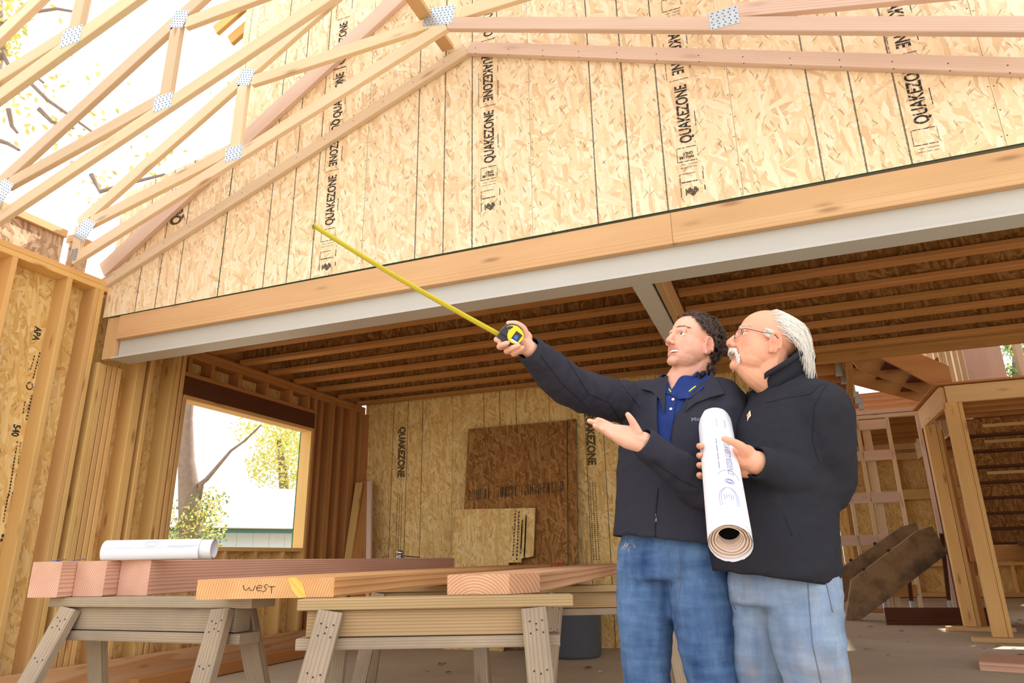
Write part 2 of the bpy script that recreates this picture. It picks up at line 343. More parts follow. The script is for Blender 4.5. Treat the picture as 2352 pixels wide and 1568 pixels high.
# ---- steel beam with nailers
sb = thing('steel_beam', 'long grey primed steel I-beam spanning the opening, faced with a timber nailer', 'beam', (-1.6, 3.62, 2.37))
mb = MB(); mb.box((-4.66, 3.606, 2.37), (4.6, 3.616, 2.76)); mb.box((-4.63, 3.535, 2.358), (4.6, 3.70, 2.372)); mb.box((-4.63, 3.61, 2.75), (4.6, 3.70, 2.762)); mb.build('i_section', M_STEEL, sb, rel=(-1.6, 3.62, 2.37))
board('nailer_board', (-4.62, 3.579, 2.6145), (-.395, 3.579, 2.6145), .05, .19, M_FIR, sb, bev=.002)
board('nailer_board', (-.393, 3.579, 2.6145), (4.6, 3.579, 2.6145), .05, .19, M_FIR, sb, bev=.002)
board('end_block', (-4.70, 3.587, 2.375), (-4.70, 3.587, 2.71), .035, .13, M_FIR, sb, (1, 0, 0))
s2 = thing('steel_beam', 'grey steel I-beam running back into the room under the joists, meeting the long one', 'beam', (-.6, 5.4, 2.37))
mb = MB(); mb.box((-.665, 3.70, 2.358), (-.555, 7.2, 2.372)); mb.box((-.615, 3.70, 2.37), (-.605, 7.2, 2.71)); mb.box((-.665, 3.70, 2.70), (-.555, 7.2, 2.712)); mb.build('i_section', M_STEEL, s2, rel=(-.6, 5.4, 2.37))
board('nailer_board', (-.567, 3.72, 2.60), (-.567, 7.2, 2.60), .05, .19, M_FIR, s2)

# ---- roof trusses
def truss(Y, label, lo=-3.15, hi=3.15, dx=0):
    t = thing('roof_truss', label, 'roof truss', (GX, Y, 3.02), 'scissor trusses over the opening')
    def P(x, z): return V((GX+x+dx, Y+.019, z))
    h = .0445
    def chord(nm, a, b, m=M_TRUSS, w=.089): return board(nm, a, b, .038, w, m, t)
    bl = lambda x: 4.12-abs(x)*.352+.047
    tl = lambda x: 5.22-abs(x)*.605+.052
    chord('bottom_chord', P(-3.13, bl(3.13)), P(-.016, bl(0)-.004)); chord('bottom_chord', P(.016, bl(0)-.004), P(3.13, bl(3.13)), M_PINK)
    chord('top_chord', P(-3.14, tl(3.14)), P(0, tl(0)), M_TRUSS, .10); chord('top_chord', P(0, tl(0)), P(3.14, tl(3.14)), M_TRUSS, .10)
    for s in (-1, 1):
        chord('heel_block', P(s*3.12, bl(3.12)+.03), P(s*3.12, tl(3.12)-.04))
        chord('web_member', P(s*3.02, bl(3.02)+.25), P(s*1.70, bl(1.70)+.085), M_TRUSS if s < 0 else M_PINK)
        chord('web_member', P(s*1.665, bl(1.665)+.045), P(s*1.665, tl(1.665)-.05))
        chord('web_member', P(s*1.58, tl(1.62)-.085), P(s*.10, bl(.1)+.085))
        for nm, x, z, w, hh, an in (('connector_plate', s*1.665, bl(1.665)+.035, .15, .115, 0), ('connector_plate', s*1.64, tl(1.64)-.03, .13, .13, -s*.35), ('connector_plate', s*3.05, bl(3.05)+.20, .15, .17, -s*.55), ('connector_plate', s*3.115, bl(3.115)+.03, .07, .10, 0)) + ((('connector_plate', -.06, bl(0)+.075, .22, .14, .2),) if s < 0 else ()):
            mb = MB(); mb.box((-w/2, -.0012, -hh/2), (w/2, 0, hh/2))
            nr = int(w/.025); nc = int(hh/.018)
            for a in range(nr):
                for b in range(nc):
                    xx = -w/2+(a+.5)*w/nr+(.004 if b % 2 else -.004); zz = -hh/2+(b+.5)*hh/nc; mb.box((xx-.0045, -.0016, zz-.0035), (xx+.0045, -.0011, zz+.0035), 1)
            mb.build(nm, [M_GALV, M_SLOT], t, Matrix.Translation(P(x, z)-V((0, .0195, 0))) @ Matrix.Rotation(an, 4, 'Y'))
    return t
truss(3.20, 'roof truss nearest the gable wall, its peak plate in front of the lettering')
truss(2.59, 'second roof truss out from the gable wall')
truss(1.98, 'third roof truss out from the gable wall, crossing the upper left sky')
truss(1.37, 'roof truss farthest from the gable wall, at the upper left corner')
br = board('brace_board', (-1.83, 1.3, 4.285), (-1.80, 3.53, 4.285), .089, .038, M_FIR); tag(br, 'short brace board lying behind the peak of the nearest truss', 'board')

# ---- left wall
LX = -4.79
wL = thing('wall_left', 'open stud wall with OSB sheathing on the left', 'wall', (LX, 3.5, 0), kind='structure')
def lstud(y, z0, z1, w=.038, d=.14, m=M_STUD): return board('stud', (LX-d/2, y, z0), (LX-d/2, y, z1), w, d, m, wL, (-1, 0, 0))
for y in (1.60, 2.01, 2.42, 2.825, 3.235): lstud(y, .04, 2.93)
for y in (3.40+.06, 3.50, 3.54+.05): lstud(y, .04, 2.93 if y < 3.52 else 2.36)
for y, z1 in ((3.63, 2.355), (3.675, 2.355), (3.72, 2.355), (3.765, 2.355)): lstud(y, .04, z1)
lstud(3.94, .04, 2.63, .038); lstud(4.06, .04, 2.63)
lstud(3.98, .04, 2.63)
for y in (4.29, 4.33, 4.385): lstud(y, .04, 2.63)
lstud(4.435, .04, 2.26); lstud(6.235, .04, 2.26)
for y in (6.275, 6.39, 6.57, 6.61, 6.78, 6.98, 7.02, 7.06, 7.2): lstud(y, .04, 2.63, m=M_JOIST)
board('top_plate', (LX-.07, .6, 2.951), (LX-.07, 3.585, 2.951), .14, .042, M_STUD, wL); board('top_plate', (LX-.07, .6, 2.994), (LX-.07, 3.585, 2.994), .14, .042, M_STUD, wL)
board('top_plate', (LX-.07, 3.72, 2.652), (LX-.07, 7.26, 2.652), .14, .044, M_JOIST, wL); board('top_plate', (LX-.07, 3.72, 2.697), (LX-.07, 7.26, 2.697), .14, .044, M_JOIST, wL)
board('bottom_plate', (LX-.07, .6, .019), (LX-.07, 7.26, .019), .14, .038, M_STUD, wL)
# window framing
board('header', (LX-.07, 4.405, 2.37), (LX-.07, 6.26, 2.37), .14, .17, M_DARKHDR, wL); board('header_plate', (LX-.07, 4.40, 2.475), (LX-.07, 6.27, 2.475), .142, .038, M_JOIST, wL)
board('head_trim', (LX-.07, 4.42, 2.268), (LX-.07, 6.25, 2.268), .146, .036, M_STUD, wL)
board('sill', (LX-.07, 4.455, .99), (LX-.07, 6.215, .99), .142, .038, M_STUD, wL)
for y in (4.45, 4.72, 5.08, 5.46, 5.84, 6.14): board('cripple_stud', (LX-.07, y, 2.495), (LX-.07, y, 2.63), .038, .14, M_JOIST, wL, (-1, 0, 0))
for y in (4.72, 5.12, 5.52, 5.92): board('cripple_stud', (LX-.07, y, .04), (LX-.07, y, .97), .038, .14, M_STUD, wL, (-1, 0, 0))
RZ = Matrix.Rotation(math.pi/2, 4, 'Z')
def lpanel(y0, y1, z0, z1, m=M_OSBI):
    mb = MB(); mb.prism([(0, 0), (y1-y0-.003, 0), (y1-y0-.003, z1-z0), (0, z1-z0)], 0, .012, 0, 1); mb.build('osb_panel', [m, M_EDGE], wL, Matrix.Translation((LX-.14, y0, z0)) @ RZ)
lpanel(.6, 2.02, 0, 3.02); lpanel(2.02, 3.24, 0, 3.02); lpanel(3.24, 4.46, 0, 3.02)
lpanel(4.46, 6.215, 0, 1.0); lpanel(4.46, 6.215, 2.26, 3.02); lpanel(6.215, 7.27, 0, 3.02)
# rim board above the plate between the truss heels
for y0, y1 in ((.9, 1.36), (1.42, 1.97), (2.03, 2.58), (2.64, 3.19), (3.25, 3.40)):
    mb = MB(); mb.prism([(0, 0), (y1-y0, 0), (y1-y0, .24), (0, .24)], 0, .018, 0, 0); mb.build('rim_panel', M_OSBG, wL, Matrix.Translation((LX-.10, y0, 3.017)) @ RZ)
    board('rim_plate', (LX-.115, y0, 3.29), (LX-.115, y1, 3.29), .09, .06, M_FIR, wL)
# printing on the sheathing
def ltext(s, y, z, sz, m=M_WORN): lettering('stencil_lettering', s, sz, m, wL, wallM((LX-.138, y, z), (0, 0, -1), (1, 0, 0)), .8, .002)
pa = onX(92, 752, LX-.138); pb = onX(42, 975, LX-.138)
ltext('APA', pa.y-.035, pa.z, .07); ltext('540', pb.y-.03, pb.z, .07)
mb = MB()
for (x0, y0, x1, y1, wdt) in ((92, 808, 76, 870, 4), (80, 815, 70, 850, 3), (74, 905, 60, 965, 5), (58, 920, 53, 950, 3), (48, 1014, 42, 1066, 2), (40, 1012, 20, 1140, 4), (39, 1086, 33, 1126, 4), (31, 1128, 24, 1172, 6), (24, 1188, 10, 1246, 5), (20, 1130, 7, 1200, 4), (8, 1225, 2, 1245, 6), (6, 1280, 2, 1312, 5)):
    a = onX(x0, y0, LX-.138); b = onX(x1, y1, LX-.138); n = max(2, int((a-b).length/.022))
    for k in range(n):
        p = a.lerp(b, (k+.15)/n); q = a.lerp(b, (k+.85)/n); w = wdt*.0024
        mb.box((LX-.138, min(p.y, q.y)-w/2, q.z), (LX-.1375, min(p.y, q.y)+w/2, p.z))
mb.tube([onX(68+7*math.cos(t*.6), 886+8*math.sin(t*.6), LX-.137) for t in range(11)], .004, 5)
mb.build('stencil_mark', M_WORN, wL, rel=(LX-.138, 3.1, 1.6))

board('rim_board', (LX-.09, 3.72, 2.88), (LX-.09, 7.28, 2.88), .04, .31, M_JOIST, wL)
# ---- back wall
BY = 7.264
wB = thing('wall_back', 'OSB back wall of the room with faded stencilled lettering', 'wall', (-3, BY, 0), kind='structure')
for k in range(4):
    x0 = -4.784+1.219*k; w = 1.216 if k < 3 else .95
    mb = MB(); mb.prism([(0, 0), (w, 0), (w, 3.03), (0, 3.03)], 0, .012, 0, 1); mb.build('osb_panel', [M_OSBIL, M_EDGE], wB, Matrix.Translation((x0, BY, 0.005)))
    for j in range(3): board('stud', (x0+.2+.4*j, BY+.06, 0), (x0+.2+.4*j, BY+.06, 2.7), .038, .089, M_STUD, wB, (0, 1, 0))
for x in (-4.29, -1.925):
    lettering('stencil_lettering', 'QUAKEZONE', .125, M_FAINT, wB, wallM((x, BY-.0015, 2.43), (0, 0, -1), (0, -1, 0)), .80, .006)
    mb = MB()
    for c in range(3):
        for k in range(40):
            z = 1.62-k*.02; mb.box((x+.0+.03*c, BY-.001, z), (x+.012+.03*c, BY-.0004, z+.012))
    mb.build('stencil_mark', M_FAINT, wB, rel=(x, BY, 1.2))
board('corner_post', (-4.76, BY-.03, 0), (-4.76, BY-.03, 2.62), .06, .05, M_JOIST, wB, (0, 1, 0))

# ---- ceiling joists
ce = thing('ceiling', 'underside of the upper floor, brown I-joists and OSB decking', 'ceiling', (-1, 5.4, 2.72), kind='structure')
RX = Matrix.Rotation(-math.pi/2, 4, 'X')
for x0 in (-4.9, -2.46, -.02, 2.42):
    for y0 in (3.70, 4.92, 6.14):
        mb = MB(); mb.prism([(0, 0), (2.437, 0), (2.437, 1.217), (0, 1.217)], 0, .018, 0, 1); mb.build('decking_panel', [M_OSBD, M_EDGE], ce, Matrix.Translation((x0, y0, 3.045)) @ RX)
def joist(y, xa, xb, z=2.72, sub=True):
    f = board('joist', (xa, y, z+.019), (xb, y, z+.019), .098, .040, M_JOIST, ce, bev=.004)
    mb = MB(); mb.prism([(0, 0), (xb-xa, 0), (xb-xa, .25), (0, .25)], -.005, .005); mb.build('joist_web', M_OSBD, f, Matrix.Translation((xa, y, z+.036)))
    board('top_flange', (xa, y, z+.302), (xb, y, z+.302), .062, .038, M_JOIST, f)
for y in (3.80, 3.88, 4.26, 4.66, 5.07, 5.48, 5.88, 6.29, 6.70, 7.10): joist(y, -4.78, -.67)
for y in (4.10, 4.50, 4.90, 5.31, 5.72, 6.13, 6.53, 6.94): joist(y, -.535, 4.6)
board('rim_beam', (-.55, 7.28, 2.85), (4.6, 7.28, 2.85), .09, .34, M_JOIST, ce)
# ================================================================== RIGHT SIDE: landing, stairs, partition
ld = thing('stair_landing', 'timber stair landing on posts at the right, joists showing underneath', 'landing', (1.7, 8.5, 0))
LY = 8.55
def lb(nm, p0, p1, w, h, m=M_STUD, up=(0, 0, 1)): return board(nm, p0, p1, w, h, m, ld, up)
lb('landing_beam', (1.80, LY, 2.50), (4.85, LY, 2.50), .05, .19, M_FIR)
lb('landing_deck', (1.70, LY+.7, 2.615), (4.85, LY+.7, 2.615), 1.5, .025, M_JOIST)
lb('side_beam', (1.77, LY, 2.47), (1.77, LY+1.35, 2.47), .05, .24, M_FIR)
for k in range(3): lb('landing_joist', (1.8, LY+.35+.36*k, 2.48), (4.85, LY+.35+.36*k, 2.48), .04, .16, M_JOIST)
def post(x, y, ztop, w, lab):
    lb('post', (x, y, .05), (x, y, ztop), .12, .09, M_STUD, (0, -1, 0)); lb('post', (x+.085, y+.01, .05), (x+.085, y+.01, ztop), .04, .09, M_STUD, (0, -1, 0))
    lb('foot_block', (x-.24, y-.01, .024), (x+.42, y-.01, .024), .14, .045, M_FIR)
post(1.83, LY+.02, 2.41, 0, ''); post(1.80, 9.70, 2.36, 0, '')
lb('post', (2.02, 10.2, 0), (1.98, 10.2, 2.36), .09, .09, M_JOIST, (0, -1, 0))
us = thing('staircase', 'upper stair flight seen from below, climbing left from the landing', 'stairs', (1.6, 8.9, 2.6))
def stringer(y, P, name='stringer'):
    mb = MB(); mb.prism(P, y-.022, y+.022, 0, 0); mb.build(name, M_JOIST, us, rel=(1.6, y, 2.6))  # fir stringers in darker joist wood, stairwell shade put into the colour
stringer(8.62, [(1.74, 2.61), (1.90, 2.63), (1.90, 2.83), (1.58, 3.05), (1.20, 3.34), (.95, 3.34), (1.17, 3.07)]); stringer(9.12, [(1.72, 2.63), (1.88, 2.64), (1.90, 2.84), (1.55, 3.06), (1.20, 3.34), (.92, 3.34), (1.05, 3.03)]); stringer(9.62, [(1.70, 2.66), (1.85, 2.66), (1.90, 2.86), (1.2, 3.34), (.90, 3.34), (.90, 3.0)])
for k in range(4):
    x = 1.68-.25*k; z = 2.80+.187*k
    board('tread', (x, 8.6, z), (x, 9.64, z), .27, .03, M_DARKHDR, us); board('riser', (x+.13, 8.6, z+.07), (x+.13, 9.64, z+.07), .02, .15, M_OSBD, us)
# lower flight seen from behind and below, OSB risers
dn = thing('staircase', 'lower stair flight of brown OSB risers and treads under the landing', 'stairs', (2.6, 10.2, 1.2))
for k in range(8):
    z = 2.26-.185*k; y = 10.1+.10*k
    mb = MB(); mb.prism([(0, 0), (2.6, 0), (2.6, .20), (0, .20)], 0, .015); mb.build('riser', M_OSBD, dn, Matrix.Translation((2.2, y, z)))
    board('tread', (2.2, y+.10, z-.012), (4.8, y+.10, z-.012), .24, .03, M_DARKHDR, dn)
    if k in (0, 1, 3): board('cleat', (2.45, y-.02, z+.10), (3.05, y-.02, z+.10), .03, .04, M_STUD, dn)
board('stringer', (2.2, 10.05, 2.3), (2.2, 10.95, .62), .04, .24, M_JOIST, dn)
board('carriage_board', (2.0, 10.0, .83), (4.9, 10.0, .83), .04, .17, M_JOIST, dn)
# beam with hangers left of the opening
hb = thing('hanger_beam', 'dark timber beam with metal joist hangers at the edge of the stair opening', 'beam', (.86, 8.5, 2.72))
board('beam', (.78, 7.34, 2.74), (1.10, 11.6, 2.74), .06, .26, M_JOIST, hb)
for k in range(6):
    y = 7.75+.42*k; x = .74+.031*k*2.5
    board('joist', (-2.0, y, 2.72), (x-.05, y, 2.72), .06, .10, M_JOIST, hb)
    mb = MB(); mb.box((x-.06, y-.045, 2.66), (x+.0, y-.035, 2.80)); mb.box((x-.06, y+.035, 2.66), (x+.0, y+.045, 2.80)); mb.box((x-.06, y-.045, 2.65), (x+.0, y+.045, 2.66)); mb.build('joist_hanger', M_GALV, hb, rel=(x, y, 2.7))
dk = board('decking_panel', (-4.9, 9.9, 3.0), (.9, 9.9, 3.0), 5.0, .02, M_OSBD, hb)
# partition with blocking
PY = 12.4
wp = thing('wall_partition', 'open stud partition with rows of blocking beyond the room', 'wall', (1.7, PY, 0), kind='structure')
def pst(px0, py0, px1, py1, w=.04, d=.09, m=M_TRUSS):
    a = onY(px0, py0, PY); b = onY(px1, py1, PY); x = (a.x+b.x)/2
    return board('stud', (x, PY, .03), (x, PY, a.z), w, d, m, wp, (0, -1, 0))
tz = onY(2050, 958, PY).z
xs = [onY(px, 1100, PY).x for px in (1948, 1990, 2010, 2062, 2135, 2146)]
for i, x in enumerate(xs): board('stud', (x, PY+(.05 if i == 2 else 0), .03), (x, PY+(.05 if i == 2 else 0), tz), .05 if i != 2 else .11, .09, M_PINK if i in (4, 5) else M_TRUSS, wp, (0, -1, 0))
board('top_plate', (xs[0]-1.5, PY, tz+.03), (xs[-1]+.1, PY, tz+.03), .1, .06, M_TRUSS, wp)
board('top_plate', (xs[0]-1.5, PY, tz+.10), (xs[-1]+.1, PY, tz+.10), .1, .06, M_PINK, wp)
board('bottom_plate', (xs[0]-.1, PY, .03), (xs[-1]+.1, PY, .03), .1, .05, M_JOIST, wp)
for y, s in ((975, 0), (1046, 0), (1143, 0), (1240, 0), (1355, 2)):
    z = onY(2010, y, PY).z
    for a, b in ((xs[0]-.3, xs[1]), (xs[1], xs[3])): board('blocking', (a, PY-.02, z), (b, PY-.02, z), .05, .16, M_PINK if s == 0 else M_JOIST, wp)
pz = onY(2020, 905, PY+.1).z
mb = MB(); mb.prism([(0, 0), (xs[-1]-xs[0]+.6, 0), (xs[-1]-xs[0]+.6, pz-tz-.1), (0, pz-tz-.12)], 0, .03); mb.build('plywood_rim', M_PLY, wp, Matrix.Translation((xs[0]-.5, PY+.02, tz+.13)))
# floor above the rear room
cr = thing('ceiling_rear', 'underside of the floor above the rear room beyond the partition', 'ceiling', (0, 14.5, 2.95), kind='structure')
for k in range(5):
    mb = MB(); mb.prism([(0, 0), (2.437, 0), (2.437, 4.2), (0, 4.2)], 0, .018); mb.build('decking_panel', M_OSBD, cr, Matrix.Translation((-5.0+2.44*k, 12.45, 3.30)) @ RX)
for k in range(7): board('joist', (-5, 12.9+.55*k, 3.15), (5, 12.9+.55*k, 3.15), .05, .24, M_JOIST, cr)
# exterior wall far behind
FY = 16.5
wr = thing('wall_rear', 'far OSB exterior wall with studs seen past the partition', 'wall', (2, FY, 0), kind='structure')
for k in range(5):
    mb = MB(); mb.prism([(0, 0), (1.215, 0), (1.215, 3.3), (0, 3.3)], 0, .012, 0, 1); mb.build('osb_panel', [M_OSBI, M_EDGE], wr, Matrix.Translation((-1.4+1.22*k, FY, 0)))
for k in range(11):
    x = -1.0+.55*k; board('stud', (x, FY-.07, .04), (x, FY-.07, 2.75), .05, .13, M_STUD, wr, (0, -1, 0))
for z, h in ((.06, .08), (.62, .06), (2.0, .2), (2.78, .14), (3.05, .26)): board('wall_plate', (-1.4, FY-.08, z), (4.7, FY-.08, z), .13, h, M_STUD if z < 2.5 else M_FIR, wr)
# sunlit upper stud wall
wu = thing('wall_upper', 'sunlit upper storey stud wall seen through the stair opening', 'wall', (2.6, 11, 2.95), kind='structure')
for i, (px, w) in enumerate(((2108, .05), (2118, .05), (2130, .05), (2142, .05), (2160, .09), (2172, .05), (2190, .05), (2204, .10), (2218, .05), (2232, .05), (2247, .05))):
    a = onX(px, 840, 2.62); board('stud', (2.62, a.y, 2.7), (2.62, a.y, 4.6), w, .14, M_TRUSS, wu, (-1, 0, 0))
a = onX(2275, 830, 2.62)
board('post', (2.55, a.y, 2.7), (2.55, a.y, 4.6), .06, .40, M_PINK, wu, (-1, 0, 0)); a = onY(2344, 830, 9.1); board('post', (a.x, 9.1, 2.63), (a.x, 9.1, 4.6), .07, .09, M_TRUSS, wu, (0, -1, 0))
p0 = onX(2240, 872, 2.60); p1 = onX(2275, 845, 2.60); board('brace', p0, p1, .04, .08, M_TRUSS, wu)
mb = MB(); mb.prism([(0, 0), (6.8, 0), (6.8, 2.6), (0, 2.6)], 0, .012); mb.build('osb_panel', M_OSB, wu, Matrix.Translation((2.72, 9.8, 2.7)) @ RZ)  # sheathing stretched up and back to block the sun
# old diagonal timbers
def oldbeam(lbl, pts, r0, r1, wid):
    t = thing('old_timber', lbl, 'timber', at(*pts[0], r0), 'old bolted timbers propped on the slab')
    a = at(*pts[0], r0); b = at(*pts[1], r1); d = (b-a).normalized()
    M = frame(a, b, (0, 0, 1)); L = (b-a).length
    mb = MB(); mb.prism([(-.42, -.02-wid/2), (L-.02, -wid/2), (L+.08, wid/2-.06), (L-.1, wid/2), (.12, wid/2)], -.06, .06); mb.build('timber', M_BLACKST, t, M)
    for k in range(max(2, int((L-.3)/.42))):
        mb = MB(); mb.lathe([(0, wid/2+.035), (.022, wid/2+.03), (.026, wid/2-.01)], 6, 0, (.35+k*.42, 0, 0)); mb.build('bolt', M_NAIL, t, M)
    return t
oldbeam('mildewed old timber with bolt heads, the front one of two leaning up to the right', ((1965, 1375), (2148, 1238)), 9.3, 9.2, .42)
oldbeam('mildewed old timber leaning just behind its twin at the stair posts', ((1930, 1345), (2105, 1225)), 9.9, 9.8, .36)
# unseen roof deck over the upper storey, added to shade the stairwell
rfm = thing('shade_roof', 'unseen roof deck added over the upper storey to shade the stairs', 'ceiling', (-.6, 8, 5.6), kind='structure')
for k in range(4): mb = MB(); mb.prism([(0, 0), (2.2, 0), (2.2, 8.2), (0, 8.2)], 0, .018); mb.build('decking_panel', M_OSBD, rfm, Matrix.Translation((-3.72+2.205*k-(.0 if k < 3 else .0), 3.62, 5.7)) @ RX)  # panels of the added shade roof
# dark trestle table under the stair
tb = thing('trestle_table', 'dark wooden trestle table standing under the lower stair flight', 'table', (3.2, 9.9, 0))
TY = 9.6
board('table_top', (2.5, TY, .94), (4.6, TY, .94), .7, .05, M_DARKHDR, tb); board('apron', (2.5, TY-.33, .83), (4.6, TY-.33, .83), .05, .16, M_DARKHDR, tb)
for x, dx in ((2.62, -.06), (2.75, .12), (3.9, -.1), (4.1, .1)): board('leg', (x, TY-.25, .85), (x+dx, TY-.3, .0), .09, .05, M_DARKHDR, tb, (0, 1, 0))
board('brace', (2.65, TY-.28, .42), (4.2, TY-.28, .42), .04, .14, M_DARKHDR, tb); board('brace', (2.8, TY-.3, .1), (3.9, TY-.3, .8), .04, .12, M_DARKHDR, tb)
for nm, x, c, l in (('foam_block', 2.95, H(170, 176, 110), 'pale green block lying on the dark trestle table'), ('wood_block', 3.42, H(220, 190, 160), 'pale wood block lying on the dark trestle table')):
    o = board(nm, (x, TY-.2, 1.0), (x+.3, TY-.2, 1.0), .14, .06, plain(nm, c)); tag(o, l, 'block')
# steel dowels of the rack behind the timbers
for i, (px, y0, y1, lb_) in enumerate(((2096, 1300, 1395, 'left'), (2182, 1225, 1390, 'right'), (2034, 1360, 1396, 'farthest left'))):
    a = at(px, y1, 9.8); a.z = 0; b = at(px-.12*(y1-y0), y0, 9.8)
    t = thing('steel_stake', 'dark post with a bright metal foot behind the old timbers, %s of three' % lb_, 'stake', a)
    board('shaft', a+V((0, 0, .2)), b, .05, .05, M_DARKHDR, t, (0, -1, 0)); mb = MB(); mb.tube([a, a+V((0, 0, .2))], .03, 8); mb.build('metal_foot', M_GALV, t)
bd = board('red_brown_board', onZ(1990, 1400, .0)+V((0, -2.6, .1)), onZ(2200, 1398, .0)+V((0, -2.8, .1)), .05, .2, M_DARKHDR); tag(bd, 'dark red brown board lying on edge on the slab behind the old timbers', 'board')
# leaves and chips on the slab
ML = [plain('leaf_%d' % i, c, .8) for i, c in enumerate((H(150, 110, 60), H(120, 90, 50), H(206, 186, 150)))]
leafm = []
for i in range(3):
    mb = MB(); mb.add([(-.03, 0, .004), (0, -.014, .009), (.03, .002, .005), (.004, .016, .012)], [(0, 1, 2, 3)]); o = mb.build('fallen_leaf', ML[i]); leafm.append(o)
spots = [(2170, 1423), (2162, 1428), (2180, 1425), (2060, 1425), (2075, 1432), (2100, 1428), (2110, 1420), (2140, 1422), (2030, 1435), (2000, 1440), (2070, 1450), (2065, 1465), (2085, 1475), (2300, 1420), (2320, 1428), (2335, 1432), (2330, 1440), (2315, 1415), (2290, 1412), (2345, 1425), (2310, 1446), (2230, 1448), (2010, 1400), (1985, 1418), (2262, 1490), (2290, 1483), (2330, 1490), (2345, 1505), (2320, 1520), (1995, 1492), (2040, 1505), (2150, 1416), (2200, 1435), (2060, 1412), (1975, 1462), (2265, 1480), (1012, 1526), (1020, 1524), (980, 1540), (1030, 1545), (1350, 1535), (1380, 1545)]
for i, (px, py) in enumerate(spots):
    o = leafm[i % 3] if i < 3 else leafm[i % 3].copy(); p = onZ(px, py, .002); s = rng.uniform(.7, 1.7)
    M = Matrix.Translation(p) @ Matrix.Rotation(rng.uniform(0, 6.28), 4, 'Z') @ Matrix.Scale(s, 4)
    if i < 3: o.matrix_basis = M
    else: put(o, None, M)
    nm_ = ('tan dry leaf', 'dark brown dry leaf', 'pale wood chip')[i % 3]; wh = 'near the stair posts at the right' if px > 1500 else 'under the saw horses'; tag(o, 'small %s lying on the slab %s' % (nm_, wh), 'leaf' if i % 3 < 2 else 'chip', '%s on the slab %s' % (('tan dry leaves', 'dark dry leaves', 'pale wood chips')[i % 3], wh))
ct = board('timber_offcut', onZ(2282, 1545, 0)+V((0, .35, .03)), onZ(2282, 1545, 0)+V((.8, .15, .03)), .5, .07, M_BEAM); tag(ct, 'pink planed timber offcut at the bottom right corner of the floor', 'timber')

# ================================================================== INSIDE THE ROOM
# leaning sheets
def sheet(name, label, pts, base, ybot, ytop, mat, thk=.018, edge=None):
    # pts in local (x, z-along-sheet); base world x; leans from (ybot) to (ytop)
    hh = max(p[1] for p in pts); an = math.atan2(ytop-ybot, hh)
    M = Matrix.Translation((base, ybot, .0)) @ Matrix.Rotation(-an, 4, 'X')
    mb = MB(); mb.prism(pts, -thk, 0, 0, 1); o = mb.build(name, [mat, edge or mat], None, M); return tag(o, label, 'panel'), M
s1, Ms1 = sheet('osb_sheet', 'brown OSB sheet with green edges leaning on the back wall, behind the pale one', [(0, 0), (1.20, 0), (1.20, 2.33), (0, 2.33)], -3.33, 6.95, 7.22, M_OSBD, .02, M_EDGE)
s1b, _ = sheet('osb_sheet', 'narrow brown OSB sheet edge showing at the right of the leaning brown sheet', [(0, 0), (.1, 0), (.1, 2.34), (0, 2.34)], -2.125, 6.97, 7.235, M_OSBD, .02, M_EDGE)
s2_, Ms2 = sheet('osb_sheet', 'pale OSB offcut with a notched corner leaning in front of the brown sheet', [(0, 0), (.0, 1.42), (.93, 1.40), (.93, .90), (.80, .88), (.80, .84), (.66, .84), (.66, .0)], -3.40, 6.78, 7.06, M_OSBI, .015)
mb = MB()
for k in range(46):
    x = .04+k*.0245+rng.uniform(-.006, .006); w = rng.uniform(.004, .015)
    if 10 < k < 16 or k == 27: continue
    z = 1.50+.001*k; mb.box((x, -.0212, z), (x+w, -.0203, z+.115))
mb.build('printed_band', M_FAINT, s1, Ms1)['kind'] = 'stuff'
mb = MB()
for c, (z0, z1) in enumerate(((.10, 1.38), (.15, 1.36), (.15, 1.1), (.62, 1.14), (.7, .85))):
    z = z0
    while z < z1: h = rng.uniform(.01, .03); mb.box((.70+c*.042, -.0162, z+(.0 if c < 2 else .2)), (.715+c*.042, -.0153, z+h)) if rng.random() < .8 and (c < 2 or z+.2 > .9) and (c > 0 or True) and not (z < .85 and c > -1 and .70+c*.042 > .66) or z > .9 else None; z += h+.012
mb.build('printed_lines', M_WORN, s2_, Ms2)['kind'] = 'stuff'
# planks leaning in the corner
for i, (x0, w, lbl, m, zt) in enumerate(((-4.70, .19, 'wide brown plank leaning in the back left corner', M_JOIST, 1.78), (-4.78, .09, 'pale narrow plank leaning at the left of the wide brown one', M_STUD, 1.76), (-4.52, .06, 'thin reddish lath leaning at the right of the wide brown plank', M_PINK, 1.77))):
    x0 += .1
    o = board('leaning_plank', ((-4.44, -4.69, -4.22)[i], (6.76, 6.76, 6.66)[i], 0), ((-4.67, -4.70, -4.55)[i], (7.14, 7.07, 7.06)[i], zt), w, .035, m, None, (0, -1, 0)); tag(o, lbl, 'plank')
# low blocking boards at the foot of the left wall
q0 = onX(-60, 1556, -4.60); q1 = onX(694, 1443, -4.60)
lo = board('long_board', (-4.66, 2.2, .108), (-4.66, 6.7, .108), .045, .215, M_PLY); tag(lo, 'long figured fir board standing on edge along the foot of the left wall', 'board')
lo = board('floor_board', (-4.45, 4.0, .05), (-4.45, 6.6, .05), .09, .09, M_JOIST); tag(lo, 'short dark board lying on the slab beside the long figured board', 'board')
